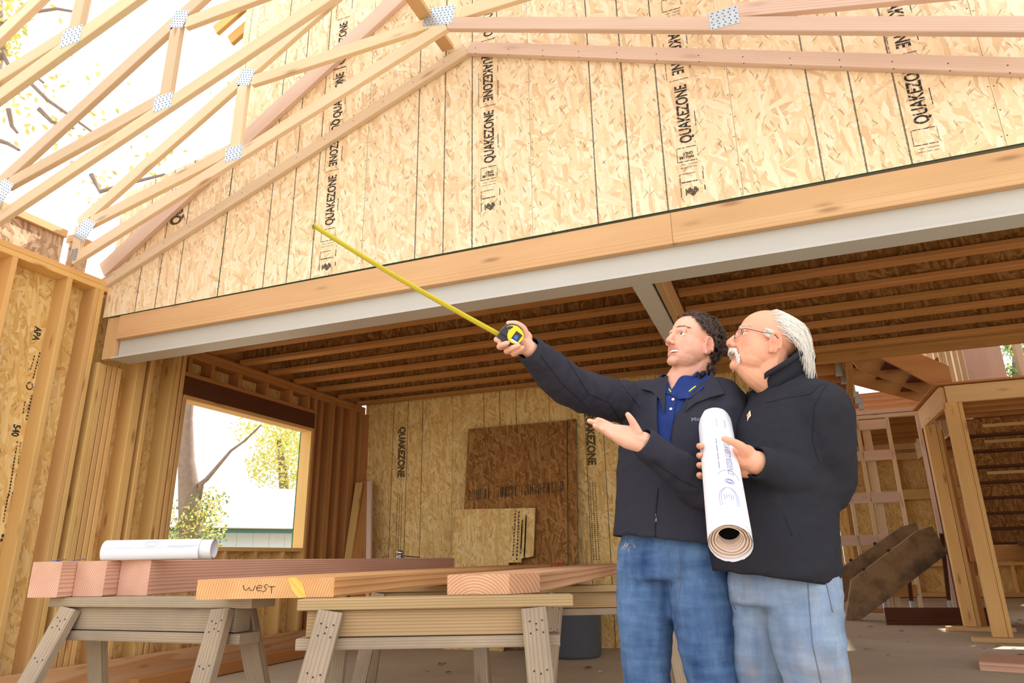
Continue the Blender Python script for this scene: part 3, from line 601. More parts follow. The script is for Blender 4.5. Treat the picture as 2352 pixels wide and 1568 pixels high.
# trash can
tc = thing('trash_can', 'grey plastic trash can with a clear liner at the back wall', 'trash can', (-1.97, 6.60, 0))
mb = MB(); mb.lathe([(0, .0), (.235, .0), (.25, .03), (.275, .56), (.285, .57), (.285, .60), (.272, .60), (.262, .55), (.24, .05), (0, .05)], 32); mb.build('bin_body', plain('grey_plastic', H(88, 92, 98), .5, .35), tc, Matrix.Translation((-1.97, 6.60, 0)), True)
mb = MB()
for k in range(2):
    pass
prof = []
vs, fs = [], []
for j in range(4):
    for q in range(36):
        w = 2*math.pi*q/36; r = (.25, .288, .297, .293)[j]; z = (.56, .612, .60, .52-.03*math.sin(q*1.9)-.02*math.sin(q*3.1))[j]; vs.append((r*math.cos(w), r*math.sin(w), z+.006*math.sin(5*w)))
for j in range(3):
    for q in range(36): fs.append((j*36+q, j*36+(q+1) % 36, (j+1)*36+(q+1) % 36, (j+1)*36+q))
mt = NT('clear_liner'); mt.fin(H(210, 214, 220), .25, .5); mt.b.inputs['Alpha'].default_value = .35
mobj('bin_liner', vs, fs, mt.m, tc, Matrix.Translation((-1.97, 6.60, 0)), True)

# ================================================================== FOREGROUND: saw horses and timbers
BD = (ray(1592, 1278)); BD = V((BD.x, BD.y, 0)).normalized(); BN = V((BD.y, -BD.x, 0))
def sawhorse(label, p0, p1, mat, mat2, spl=.24, bz=None, ends=(.12, .14), full=True):
    # p0,p1: ends of the top board's upper face
    a = V(p0); b = V(p1); ax = (b-a).normalized(); L = (b-a).length; sd = V((ax.y, -ax.x, 0)).normalized()   # sd points to the camera side
    t = thing('sawhorse', label, 'sawhorse', (a+b)/2*1.0-V((0, 0, (a.z+b.z)/2)), 'weathered saw horses under the timbers')
    D = lambda z: V((0, 0, -z))
    board('top_board', a+D(.019), b+D(.019), .14, .038, mat2, t)
    board('middle_beam', a+ax*.03+D(.084), b-ax*.09+D(.084), .085, .088, mat2 if full else mat, t)
    board('lower_rail', a+ax*.0+D(.150), b-ax*.05+D(.150), .115, .038, mat, t)
    for u in (ends[0], L-ends[1]):
        for s in (1, -1):
            q = a+ax*u+D(.045)+sd*(.062*s); f = a+ax*(u+(-.10 if u < L/2 else .05))+sd*(.062*s+spl*s); f.z = 0.0
            lg = board('leg', f, q, .089, .038, mat, t, sd*s)
            if s == 1:
                mb = MB()
                for k in range(9): xx = (f-q).length*(1-.0)-.045-.03*(k//3)-.01*(k % 2)-(.10 if k > 5 else 0); yy = -.025+.022*(k % 3); mb.lathe([(0, .0202), (.0035, .0198)], 6, 0, (xx, yy, 0))
                mb.build('nail_heads', M_NAIL, lg, WM[lg.name])
    return t
sR0 = at(697, 1374, 2.50); sR1 = at(1312, 1362, 2.50)
sL0 = at(152, 1352, 3.02); sL1 = at(606, 1378, 2.68)
sR0.z = sR1.z = .735; sL0.z = sL1.z = .735
sR0 = V((-1.80, 2.30, .735)) if False else sR0
sawhorse('weathered saw horse at the right, holding the slab marked in pencil and the ringed timber', sR0, sR1, M_GREY, M_GREYW)
sawhorse('weathered grey saw horse at the left, under the stack of square timbers', sL0, sL1, M_GREY, M_GREY)
def rear(px0, px1, y, r, lab):
    a = at(px0, y, r); b = at(px1, y, r); a.z = b.z = .70; return sawhorse(lab, a, b, M_GREY, M_GREYW, .16, None, (.1, .1))
rear(838, 1130, 1400, 4.6, 'weathered saw horse standing behind the others toward the back wall, its legs seen between theirs')
rear(1240, 1560, 1372, 4.2, 'weathered saw horse at the right rear, in front of the trash can')
# stack of three square timbers (b1..b3) with staggered ends
DV = BD
def timber(name, label, corner, w, h, L, mat, group=None, zt=None):
    # corner = near right bottom corner; timber extends along DV, width to the left
    t = Matrix(((DV.x, -BN.x, 0, corner.x), (DV.y, -BN.y, 0, corner.y), (0, 0, 1, corner.z), (0, 0, 0, 1)))
    vs, fs = bevbox(L, w, h, .003); vs = [v+V((0, w/2, h/2)) for v in vs]
    o = mobj(name, vs, fs, mat, None, t); tag(o, label, 'timber', group); return o, t
tw = .155
c3 = at(338, 1357, 2.95); c3.z = .737
TH = at(338, 1276, 2.95).z-at(338, 1357, 2.95).z
for i, lab in enumerate(('pink planed square timber nearest of three, under the paper roll', 'pink planed square timber, middle one of the stack of three', 'pink planed square timber, farthest left of the stack of three')):
    timber('square_timber', lab, c3-BN*(tw+.004)*i-DV*(.075*i), tw, TH, 4.1-.1*i, M_BEAM, 'pink square timbers on the left saw horse')
# slab marked west
c2 = at(765, 1386, 2.52); c2.z = .737; a2 = at(448, 1386, 2.50); a2.z = .737; th2 = at(765, 1340, 2.5).z-at(765, 1386, 2.5).z
Lsl = 4.2
mb = MB(); pl = [a2, c2, c2+DV*Lsl, a2+DV*Lsl]
def slab(name, label, plan, th, mat, org):
    x = V((DV.x, DV.y, 0)); y = -BN; M = Matrix(((x.x, y.x, 0, org.x), (x.y, y.y, 0, org.y), (0, 0, 1, org.z), (0, 0, 0, 1))); Mi = M.inverted()
    P = [Mi @ p for p in plan]; n = len(P); vs = [V((p.x, p.y, 0)) for p in P]+[V((p.x, p.y, th)) for p in P]
    fs = [tuple(range(n-1, -1, -1)), tuple(range(n, 2*n))]+[(i, (i+1) % n, n+(i+1) % n, n+i) for i in range(n)]
    o = mobj(name, vs, fs, mat, None, M); return tag(o, label, 'timber'), M
wsl, Mw = slab('timber_slab', 'wide timber slab with a handwritten word on its near end', pl, th2, M_WEST, c2)
ed = (c2-a2).normalized(); nrm = V((ed.y, -ed.x, 0))
# handwriting: strokes along the near end
U = lambda px, py: a2+ed*((px-448)/317*(c2-a2).length)+V((0, 0, (1386-py)/48*th2))+nrm*.001
for st in (((554, 1353), (557, 1363), (563, 1366), (568, 1358), (571, 1366), (578, 1366), (582, 1355)), ((586, 1361), (597, 1360), (597, 1355), (590, 1354), (585, 1360), (588, 1367), (598, 1367)), ((611, 1354), (605, 1353), (602, 1357), (608, 1362), (606, 1368), (599, 1370)), ((612, 1358), (628, 1358)), ((620, 1358), (621, 1374))):
    mb = MB(); mb.tube([U(*p) for p in st], .0011, 5); mb.build('handwriting', M_BLACK, wsl)
mb = MB(); ptsk = [(655, 1337), (676, 1337), (692, 1352), (702, 1386), (682, 1386), (668, 1368)]; base = [U(*p)+nrm*.0004 for p in ptsk]; mb.add(base, [tuple(range(len(base)))]); mb.build('resin_streak', wood('resin', H(240, 196, 110), H(224, 168, 80), .01, 0), wsl)
# ringed timber
a3 = at(1027, 1370, 2.55); b3 = at(1170, 1371, 2.53); e3 = at(1241, 1368, 2.62)
for p in (a3, b3, e3): p.z = .737
th3 = at(1170, 1325, 2.53).z-at(1170, 1371, 2.53).z
slab('ringed_timber', 'pink planed timber with bold growth rings on its angled near end', [a3, b3, e3, e3+DV*4.0, a3+DV*4.0], th3, M_BEAM3, (a3+b3)/2)
# paper roll on the stack
ztop = c3.z+TH
r0 = at(248, 1257, 3.02); r1 = at(492, 1257, 3.02); rr = .042
rp = thing('paper_roll', 'white rolled building plans lying on the stack of square timbers', 'paper roll', (r0+r1)/2)
r0.z = r1.z = ztop+rr+.001
mb = MB()
def spiral(mb, p0, p1, r_out, r_in, turns, flap=0, n=44, thick=.0012, jag=None):
    ax = (p1-p0).normalized(); u = V((0, 0, 1)); u = (u-ax*u.dot(ax)).normalized(); w = ax.cross(u); N = int(n*turns); k = len(mb.v)
    for i in range(N+1):
        a = 2*math.pi*i/n; r = r_in+(r_out-r_in)*i/N; d = (u*math.cos(a)+w*math.sin(a))*r
        j = (jag(i) if jag else 0)
        mb.v += [p0+d-ax*j, p1+d+ax*j]
    for i in range(N): mb.f.append((k+2*i, k+2*i+1, k+2*i+3, k+2*i+2)); mb.m.append(0)
spiral(mb, r0, r1, rr, .036, 4)
mb.build('sheet_roll', M_PAPER, rp, smooth=True)
ax = (r1-r0).normalized(); sd = V((ax.y, -ax.x, 0))
mb = MB(); nn = 10; k = 0
for i in range(nn+1):
    a = math.radians(80-150*i/nn); fl_ = (math.cos(a)*sd+V((0, 0, math.sin(a))))*(rr+.002+.012*(i/nn)**2); mb.v += [r0-ax*.005+fl_, r1-ax*.05+fl_*1.0-V((0, 0, .0))]
for i in range(nn): mb.f.append((2*i, 2*i+1, 2*i+3, 2*i+2)); mb.m.append(0)
for v in mb.v: v.z = max(v.z, ztop+.002)
mb.build('loose_sheet', M_PAPER, rp, smooth=True)
mb = MB()
for f, a0, a1, yy in ((.05, 0, 1, 10), (.08, 0, .95, -14), (.3, 0, .0, 0)):
    q = (math.cos(math.radians(yy))*sd+V((0, 0, math.sin(math.radians(yy)))))*(rr+.0045); mb.tube([r0+ax*.01+q, r1-ax*.08+q], .0006, 4)
ce_ = r0.lerp(r1, .45); q = (math.cos(math.radians(32))*sd+V((0, 0, math.sin(math.radians(32)))))*(rr+.0035); e2 = (-math.sin(math.radians(32))*sd+V((0, 0, math.cos(math.radians(32)))))
mb.tube([ce_+q+ax*.03*math.cos(t*.7)+e2*.012*math.sin(t*.7) for t in range(10)], .0008, 4)
for k in range(9): p = r0.lerp(r1, .6+.03*k)+q-e2*.012; mb.tube([p, p+ax*.016], .0007, 4)
mb.build('plan_print', M_PRINT, rp)
# blue masking tape scraps on the timbers
for i, px in enumerate((120, 165, 230)):
    p = at(px+4, 1273, 3.1+.03*(2-i)); p.z = ztop+.006; o = board('tape_scrap', p, p+V((.05, .02, .004)), .03, .002, plain('blue_tape_%d' % i, H(70, 120, 230), .6)); tag(o, ('scrap of blue tape on the left end of the stacked timbers', 'flat scrap of blue tape between the two raised ones', 'scrap of blue tape just left of the paper roll')[i], 'tape')
# chrome clamp on the timber
p = at(919, 1270, 5.7); p.z = ztop
cl = thing('clamp_tool', 'small chrome tool standing on the far end of the near square timber', 'tool', p)
mb = MB(); mb.lathe([(0, 0), (.03, 0), (.032, .01), (.018, .016), (.018, .03), (.028, .034), (.03, .05), (.02, .062), (0, .065)], 16); mb.build('tool_body', M_CHROME, cl, Matrix.Translation(p), True)
mb = MB(); mb.tube([p+V((.02, 0, .02)), p+V((.17, .02, .006))], .004, 6); mb.build('tool_lever', M_NAIL, cl)
p = at(1280, 1289, 6.1); o = board('red_strip', p-V((.06, 0, .0)), p+V((.06, 0, .006)), .02, .012, plain('red_plastic', H(190, 40, 30), .5)); o.location.z = 0.737+th2+.006; tag(o, 'thin red strip lying on the far end of the wide slab', 'strip')

# ---- enclosing right wall, unseen, added to darken the stair side
wR = thing('shade_wall_right', 'unseen stud and OSB wall added on the right to darken the stairs', 'wall', (5.0, 9, 0), kind='structure')
for k in range(11):
    mb = MB(); mb.prism([(0, 0), (1.215, 0), (1.215, 3.0), (0, 3.0)], 0, .012, 0, 1); mb.build('osb_panel', [M_OSBI, M_EDGE], wR, Matrix.Translation((5.1, 3.7+1.22*k, 0)) @ RZ)  # panels of the added unseen wall
    for j in range(3): y = 3.9+1.22*k+.406*j; board('stud', (5.02, y, 0), (5.02, y, 3.0), .038, .14, M_STUD, wR, (-1, 0, 0))  # studs of the added unseen wall
# ================================================================== OUTSIDE
MLF = [plain('foliage_%d' % i, c, .7, .2) for i, c in enumerate((H(196, 200, 110), H(226, 212, 130), H(110, 140, 90)))]
for m in MLF: m.node_tree.nodes['Principled BSDF'].inputs['Subsurface Weight'].default_value = 0
M_BARK = plain('bark', H(140, 124, 114), .9, .1, 0, .3, 12, .5)
def leaves(name, blobs, mats, parent, size, dens):
    mb = MB()
    for (c, r, n) in blobs:
        for k in range(int(n*dens)):
            d = V((rng.gauss(0, 1), rng.gauss(0, 1), rng.gauss(0, 1))).normalized()*r*rng.random()**.4; p = V(c)+d
            a = V((rng.gauss(0, 1), rng.gauss(0, 1), rng.gauss(0, 1))).normalized(); b = a.orthogonal().normalized(); s = size*rng.uniform(.6, 1.4)
            mb.add([p-a*s, p+b*s*.5, p+a*s, p-b*s*.5], [(0, 1, 2, 3)], rng.randrange(len(mats)))
    o = mb.build(name, mats, parent); o['kind'] = 'stuff'; return o
# tree outside the window
R1 = 12.0
t1 = thing('tree', 'tree with a forked trunk and ivy seen through the left part of the window', 'tree', onZ(440, 1500, -.2))
A = lambda px, py, r=R1: at(px, py, r)
mb = MB(); mb.tube([A(440, 1420), A(440, 1250), A(436, 1140), A(428, 1060), A(432, 960), A(440, 880), A(450, 780)], [.24, .21, .19, .14, .08, .06, .04], 10); mb.build('trunk', M_BARK, t1, smooth=True)
for pts, rs in ((((446, 1140), (430, 1100), (424, 1085)), (.10, .09, .08)), (((455, 1145), (462, 1110), (475, 1100), (530, 1035), (562, 1012), (600, 975)), (.06, .05, .04, .025, .02, .015)), (((430, 1080), (424, 1050), (416, 1020), (410, 940)), (.07, .06, .05, .03))):
    mb = MB(); mb.tube([A(*p) for p in pts], list(rs), 8); mb.build('branch', M_BARK, t1, smooth=True)
leaves('foliage', [(A(430, 1225), .4, 160), (A(465, 1190), .45, 140), (A(440, 1170), .35, 90), (A(480, 1160), .35, 80), (A(455, 1240), .5, 160)], MLF, t1, .032, 2.8)
t2 = thing('tree', 'yellow green leafy tree standing behind the neighbour roof, through the window', 'tree', at(640, 1300, 31))
A2 = lambda px, py: at(px, py, 31)
mb = MB(); mb.tube([V((A2(660, 1240).x, A2(660, 1240).y, -.2)), A2(660, 1240), A2(650, 1080), A2(640, 1000)], [.34, .3, .2, .1], 8); mb.build('trunk', M_BARK, t2)
leaves('foliage', [(A2(620, 990), 1.1, 170), (A2(660, 1010), 1.4, 320), (A2(600, 1070), .8, 110), (A2(640, 1060), 1.4, 280), (A2(685, 1060), 1.2, 220), (A2(570, 980), .8, 60), (A2(690, 980), 1.3, 190), (A2(680, 1100), .6, 70)], [MLF[0], MLF[1], MLF[1], MLF[0]], t2, .075, 2.6)
# neighbour house
nh = thing('neighbour_house', 'white bungalow with a weathered shingle roof seen through the window', 'house', at(560, 1300, 19))
e0 = at(300, 1172, 18); e1 = at(760, 1240, 21); e0.z = e1.z = (e0.z+e1.z)/2
g0 = at(360, 1085, 24); g1 = at(760, 1150, 27); g0.z = g1.z = (g0.z+g1.z)/2
M_SHN = [plain('shingle_%d' % i, c, .85, .1, 0, .2, 6) for i, c in enumerate((H(192, 184, 174), H(206, 196, 182), H(166, 158, 154)))]
mb = MB(); n_ = (g0-e0).cross(e1-e0).normalized(); n_ = n_ if n_.z > 0 else -n_
mb.add([e0, e1, g1, g0, e0-n_*.12, e1-n_*.12, g1-n_*.12, g0-n_*.12], [(0, 1, 2, 3), (7, 6, 5, 4), (0, 4, 5, 1), (1, 5, 6, 2), (2, 6, 7, 3), (3, 7, 4, 0)]); rf = mb.build('roof', M_SHN[0], nh)
for c in range(14):
    for k in range(2):
        f = c/14; a = e0.lerp(g0, f).lerp(e1.lerp(g1, f), .0+.5*k); b = e0.lerp(g0, f).lerp(e1.lerp(g1, f), .5+.5*k); dn_ = (e0-g0).normalized()
        board('shingle_course', a+n_*.02, b+n_*.02, .55, .03, M_SHN[(c*2+k*3+c//3) % 3], rf, n_)
board('gutter', e0-V((0, 0, .1)), e1-V((0, 0, .1)), .16, .16, plain('gutter_green', H(90, 130, 130), .5), nh)
M_SID = plain('white_siding', H(214, 222, 232), .7, .2)
inw = (g0-e0); inw.z = 0; inw.normalize(); w0 = e0+inw*.5; w1 = e1+inw*.5
for k in range(12):
    a = w0.lerp(w1, k/12); b = w0.lerp(w1, (k+.985)/12); m = (a+b)/2; board('siding_panel', (a.x, a.y, e0.z-1.5), (b.x, b.y, e0.z-1.5), .05, 2.9, M_SID, nh)
for k in (3, 5, 6, 8):
    a = w0.lerp(w1, (k+.1)/12)-inw*.04; b = w0.lerp(w1, (k+.9)/12)-inw*.04; board('window', (a.x, a.y, e0.z-1.15), (b.x, b.y, e0.z-1.15), .05, .8, plain('window_white_%d' % k, H(236, 240, 242), .3), nh)
# overhead trees, upper left
t3 = thing('tree', 'tall tree with sparse yellow leaves overhead, beyond the left wall', 'tree', (-14.5, 9.5, -.2))
A3 = lambda px, py, r=13.: at(px, py, r)
mb = MB(); mb.tube([V((-14.5, 9.5, -.2)), V((-14.6, 9.2, 3)), A3(-60, 430), A3(-30, 230), A3(0, 110), A3(-6, -60)], [.3, .27, .2, .14, .10, .05], 8); mb.build('trunk', M_BARK, t3, smooth=True)
for pts in (((-20, 200), (60, 180), (110, 230), (160, 265), (215, 305)), ((0, 110), (20, 150), (45, 145), (100, 190)), ((20, 250), (28, 290), (40, 305)), ((-10, 320), (20, 330), (45, 345)), ((90, 250), (120, 280), (170, 295)), ((-30, 60), (20, 50), (60, 30), (130, 20), (190, 30)), ((210, 400), (230, 440), (300, 420), (380, 400))):
    mb = MB(); mb.tube([A3(*p) for p in pts], [.05-.035*i/len(pts) for i in range(len(pts))], 6); mb.build('branch', M_BARK, t3)
leaves('foliage', [(A3(*p), r, n) for p, r, n in (((10, 30), .45, 160), ((0, 90), .35, 200), ((60, 170), .7, 40), ((140, 250), .8, 30), ((100, 220), .5, 24), ((60, 320), .7, 26), ((230, 180), .8, 12), ((300, 420), .9, 26), ((220, 300), .8, 20), ((380, 370), .5, 14), ((340, 300), .6, 12), ((220, 410), .6, 20), ((160, 30), .4, 14), ((500, 200), .6, 8), ((20, 280), .5, 16))], [MLF[1], MLF[1], MLF[0]], t3, .06, 1.0)
t4 = thing('tree', 'green leafy tree beyond the upper storey at the far right', 'tree', at(2340, 1200, 26))
A4 = lambda px, py: at(px, py, 26)
mb = MB(); mb.tube([A4(2345, 1100), A4(2335, 860), A4(2330, 760)], [.25, .15, .06], 8); mb.build('trunk', M_BARK, t4)
leaves('foliage', [(A4(2330, 800), .5, 200), (A4(2345, 850), .5, 160), (A4(2320, 850), .3, 60), (A4(2345, 770), .5, 120), (A4(1955, 898), .12, 20)], [MLF[2], MLF[2], MLF[0]], t4, .07, 2.0)
# ================================================================== PEOPLE
from mathutils.bvhtree import BVHTree
from mathutils.geometry import tessellate_polygon
def ball(mb, c, r, M=None, nu=16, nv=10):
    r = r if isinstance(r, (tuple, list)) else (r, r, r); k = len(mb.v); c = V(c)
    for j in range(nv+1):
        ph = math.pi*j/nv
        for i in range(nu):
            th = 2*math.pi*i/nu; p = c+V((r[0]*math.sin(ph)*math.cos(th), r[1]*math.sin(ph)*math.sin(th), r[2]*math.cos(ph))); mb.v.append(M @ p if M else p)
    for j in range(nv):
        for i in range(nu):
            a = k+j*nu+i; b = k+j*nu+(i+1) % nu; mb.f.append((a, a+nu, b+nu, b)); mb.m.append(0)
def limb(mb, pts, rad, n=14, sub=5, flat=1.0, upv=None):
    # smooth tapered limb through joints (Catmull-Rom), round ends
    P = [V(p) for p in pts]; Q = [P[0]*2-P[1]]+P+[P[-1]*2-P[-2]]; R = [rad[0]]+list(rad)+[rad[-1]]; out = []; rr = []
    for i in range(1, len(Q)-2):
        for s in range(sub):
            t = s/sub; a, b, c, d = Q[i-1:i+3]
            out.append(.5*((2*b)+(c-a)*t+(2*a-5*b+4*c-d)*t*t+(3*b-a-3*c+d)*t**3)); rr.append(R[i]*(1-t)+R[i+1]*t)
    out.append(P[-1]); rr.append(rad[-1])
    d0 = (out[0]-out[1]).normalized(); d1 = (out[-1]-out[-2]).normalized()
    h = [(.5, .87), (.87, .5), (.985, .17)]
    out = [out[0]+d0*rr[0]*a for a, b in h[::-1]]+out+[out[-1]+d1*rr[-1]*a for a, b in h]; rr = [rr[0]*b for a, b in h[::-1]]+rr+[rr[-1]*b for a, b in h]
    mb.tube(out, rr, n, 0, True, flat, upv)
def loft(mb, rings, n=32, ex=2.3):
    # rings: (centre, side vec, fwd vec, half width, half depth)
    k = len(mb.v)
    for c, s, f, a, b in rings:
        for q in range(n):
            w = 2*math.pi*q/n; cw, sw = math.cos(w), math.sin(w); e = 2/ex
            mb.v.append(V(c)+s*(a*math.copysign(abs(cw)**e, cw))+f*(b*math.copysign(abs(sw)**e, sw)))
    for i in range(len(rings)-1):
        for q in range(n):
            r = (q+1) % n; mb.f.append((k+i*n+q, k+i*n+r, k+(i+1)*n+r, k+(i+1)*n+q)); mb.m.append(0)
    mb.f.append(tuple(range(k+n-1, k-1, -1))); e = k+(len(rings)-1)*n; mb.f.append(tuple(range(e, e+n))); mb.m += [0, 0]
def melt(mb, vox, it=6, fac=.5):
    me = bpy.data.meshes.new('tmp'); me.from_pydata([tuple(v) for v in mb.v], [], mb.f); me.update()
    bm = bmesh.new(); bm.from_mesh(me); bmesh.ops.recalc_face_normals(bm, faces=bm.faces); bm.to_mesh(me); bm.free()
    o = bpy.data.objects.new('tmp', me); C.objects.link(o)
    m = o.modifiers.new('r', 'REMESH'); m.mode = 'VOXEL'; m.voxel_size = vox
    if it: s = o.modifiers.new('s', 'SMOOTH'); s.factor = fac; s.iterations = it
    dg = _dg(); dg.update(); out = bpy.data.meshes.new_from_object(o.evaluated_get(dg)); bpy.data.objects.remove(o); bpy.data.meshes.remove(me)
    return out
def sculpt(me, fn):
    ns = [v.normal.copy() for v in me.vertices]
    for v, n in zip(me.vertices, ns): v.co = fn(v.co.copy(), n)
    me.update()
def cut(me, dead):
    bm = bmesh.new(); bm.from_mesh(me); bmesh.ops.delete(bm, geom=[f for f in bm.faces if dead(f.calc_center_median())], context='FACES')
    bmesh.ops.delete(bm, geom=[v for v in bm.verts if not v.link_faces], context='VERTS')
    for it in range(14):
        new = {}
        for v in bm.verts:
            if v.is_boundary:
                nb = [e.other_vert(v).co for e in v.link_edges if e.is_boundary]
                if len(nb) == 2: new[v] = v.co*.4+(nb[0]+nb[1])*.3
        for v, c in new.items(): v.co = c
    bm.to_mesh(me); bm.free(); me.update()
def finish(name, me, mat, parent, smooth=True, thick=0, loc=None):
    me.materials.clear(); me.materials.append(mat); me.name = name
    if thick:
        o = bpy.data.objects.new('tmp', me); C.objects.link(o); s = o.modifiers.new('s', 'SOLIDIFY'); s.thickness = thick; s.offset = -1; dg = _dg(); dg.update(); m2 = bpy.data.meshes.new_from_object(o.evaluated_get(dg)); bpy.data.objects.remove(o); me = m2; me.name = name
    me.polygons.foreach_set('use_smooth', [smooth]*len(me.polygons))
    org = loc or V((0, 0, 0)); me.transform(Matrix.Translation(-org)); me.update()
    return put(bpy.data.objects.new(name, me), parent, Matrix.Translation(org))
def bvh(o): 
    M = WM[o.name]; return BVHTree.FromPolygons([M @ v.co for v in o.data.vertices], [tuple(p.vertices) for p in o.data.polygons])
def hit(tr, px, py, lift=.001):
    d = ray(px, py).normalized(); p, n, i, ds = tr.ray_cast(CAM, d)
    if p is None: return None, None
    if n.dot(d) > 0: n = -n
    return p+n*lift, n
def stroke(name, tr, pts, rad, mat, parent, step=6, lift=.0005, n=6):
    out = []
    for a, b in zip(pts, pts[1:]):
        k = max(1, int(math.dist(a, b)/step))
        for i in range(k): out.append((a[0]+(b[0]-a[0])*i/k, a[1]+(b[1]-a[1])*i/k))
    out.append(pts[-1]); P = [hit(tr, x, y, lift)[0] for x, y in out]; P = [p for p in P if p is not None]
    good = [P[0]] if P else []
    for p in P[1:]:
        if (p-good[-1]).length < .12: good.append(p)
    if len(good) < 2: return None
    mb = MB(); mb.tube(good, rad, n); return mb.build(name, mat, parent, rel=good[0], smooth=True)
def fabric(name, c, c2, sc=900, rough=.85, big=.12, bump=.25, sheen=.0):
    t = NT(name); o = t.obj(); a = t.noise(o, sc, 2); b = t.noise(o, 7, 4, .6); col = t.mix(a, (*c, 1), (*c2, 1)); col = t.mix(t.math('MULTIPLY', b, big*2), col, (*[x*.5 for x in c], 1))
    t.bump(t.math('ADD', t.math('MULTIPLY', a, .25), t.noise(o, 26, 3, .6)), bump, .006); t.b.inputs['Sheen Weight'].default_value = sheen
    return t.fin(col, rough, .15)
def denim(name, c_hi, c_lo, dirt=0):
    t = NT(name); o = t.obj(); tw = t.noise(t.mapping(o, (0, 0, 0), (0, 0, 0), (1, 1, .08)), 700, 2); b = t.noise(t.mapping(o, (0, 0, 0), (0, 0, 0), (1, 1, .35)), 11, 5, .6); cr = t.noise(t.mapping(o, (0, 0, 0), (0, .3, 0), (.6, .6, 3.0)), 9, 3, .6)
    f = t.math('ADD', t.math('MULTIPLY', b, .7), t.math('MULTIPLY', cr, .35)); col = t.ramp(f, [(.36, c_lo), (.56, tuple((x+y)/2 for x, y in zip(c_hi, c_lo))), (.72, c_hi)])
    col = t.mix(t.math('MULTIPLY', tw, .35), col, (*[x*.5 for x in c_lo], 1))
    if dirt: col = t.mix(t.math('MULTIPLY', t.ramp(t.noise(o, 6, 4, .6), [(.52, (0, 0, 0)), (.72, (1, 1, 1))]), dirt), col, (*H(150, 132, 110), 1))
    t.bump(t.math('ADD', t.math('MULTIPLY', tw, .2), cr), .35, .006); return t.fin(col, .85, .15)
def skin(name):
    t = NT(name); o = t.obj(); at_ = t.n('Attribute', attribute_name='tone'); n = t.noise(o, 60, 4, .6); col = t.mix(t.math('MULTIPLY', n, .18), at_.outputs['Color'], (*H(200, 120, 96), 1)); t.bump(t.noise(o, 420, 3), .08, .002)
    t.b.inputs['Subsurface Weight'].default_value = .12; t.b.inputs['Subsurface Radius'].default_value = (.012, .005, .003); t.b.inputs['Subsurface Scale'].default_value = .5
    return t.fin(col, .48, .35)
M_SKIN = skin('skin'); M_JKA = fabric('softshell_navy', H(46, 45, 55), H(57, 56, 68)); M_JKB = fabric('fleece_black', H(36, 36, 42), H(52, 52, 60), 500, .92, .1, .2)
M_SHIRT = fabric('polo_navy', H(34, 50, 108), H(44, 64, 128), 900); M_JNA = denim('denim_dark', H(112, 144, 186), H(40, 66, 112)); M_JNB = denim('denim_light', H(168, 184, 206), H(104, 126, 160), .55)
M_HAIRA = plain('brown_hair', H(84, 66, 60), .4, .5, 0, .35, 30); M_HAIRB = plain('white_hair', H(236, 230, 222), .5, .35, 0, .06, 40); M_LIME = plain('lime_trim', H(200, 230, 40), .6)
M_EYE = plain('eye_white', H(232, 228, 224), .2, .5, 0, .01); M_IRIS = plain('iris', H(96, 120, 132), .2, .5); M_TEETH = plain('teeth', H(246, 240, 230), .3, .5, 0, .02)
M_SEAM = plain('jacket_seam', H(26, 26, 30), .8); M_THREAD = plain('denim_thread', H(104, 108, 118), .8); M_ZIP = plain('zip_metal', H(150, 150, 152), .35, .5, .8); M_BROW = plain('brow_hair', H(150, 110, 88), .7)
def wr(p, fr, s=0): 
    q = V((p.x*fr+s, p.y*fr-s*1.7, p.z*fr*.9)); n = noise.noise(q); m = noise.noise(q*2.1+V((7, 3, 1))); return (1-2*abs(n))*.65+(1-2*abs(m))*.35

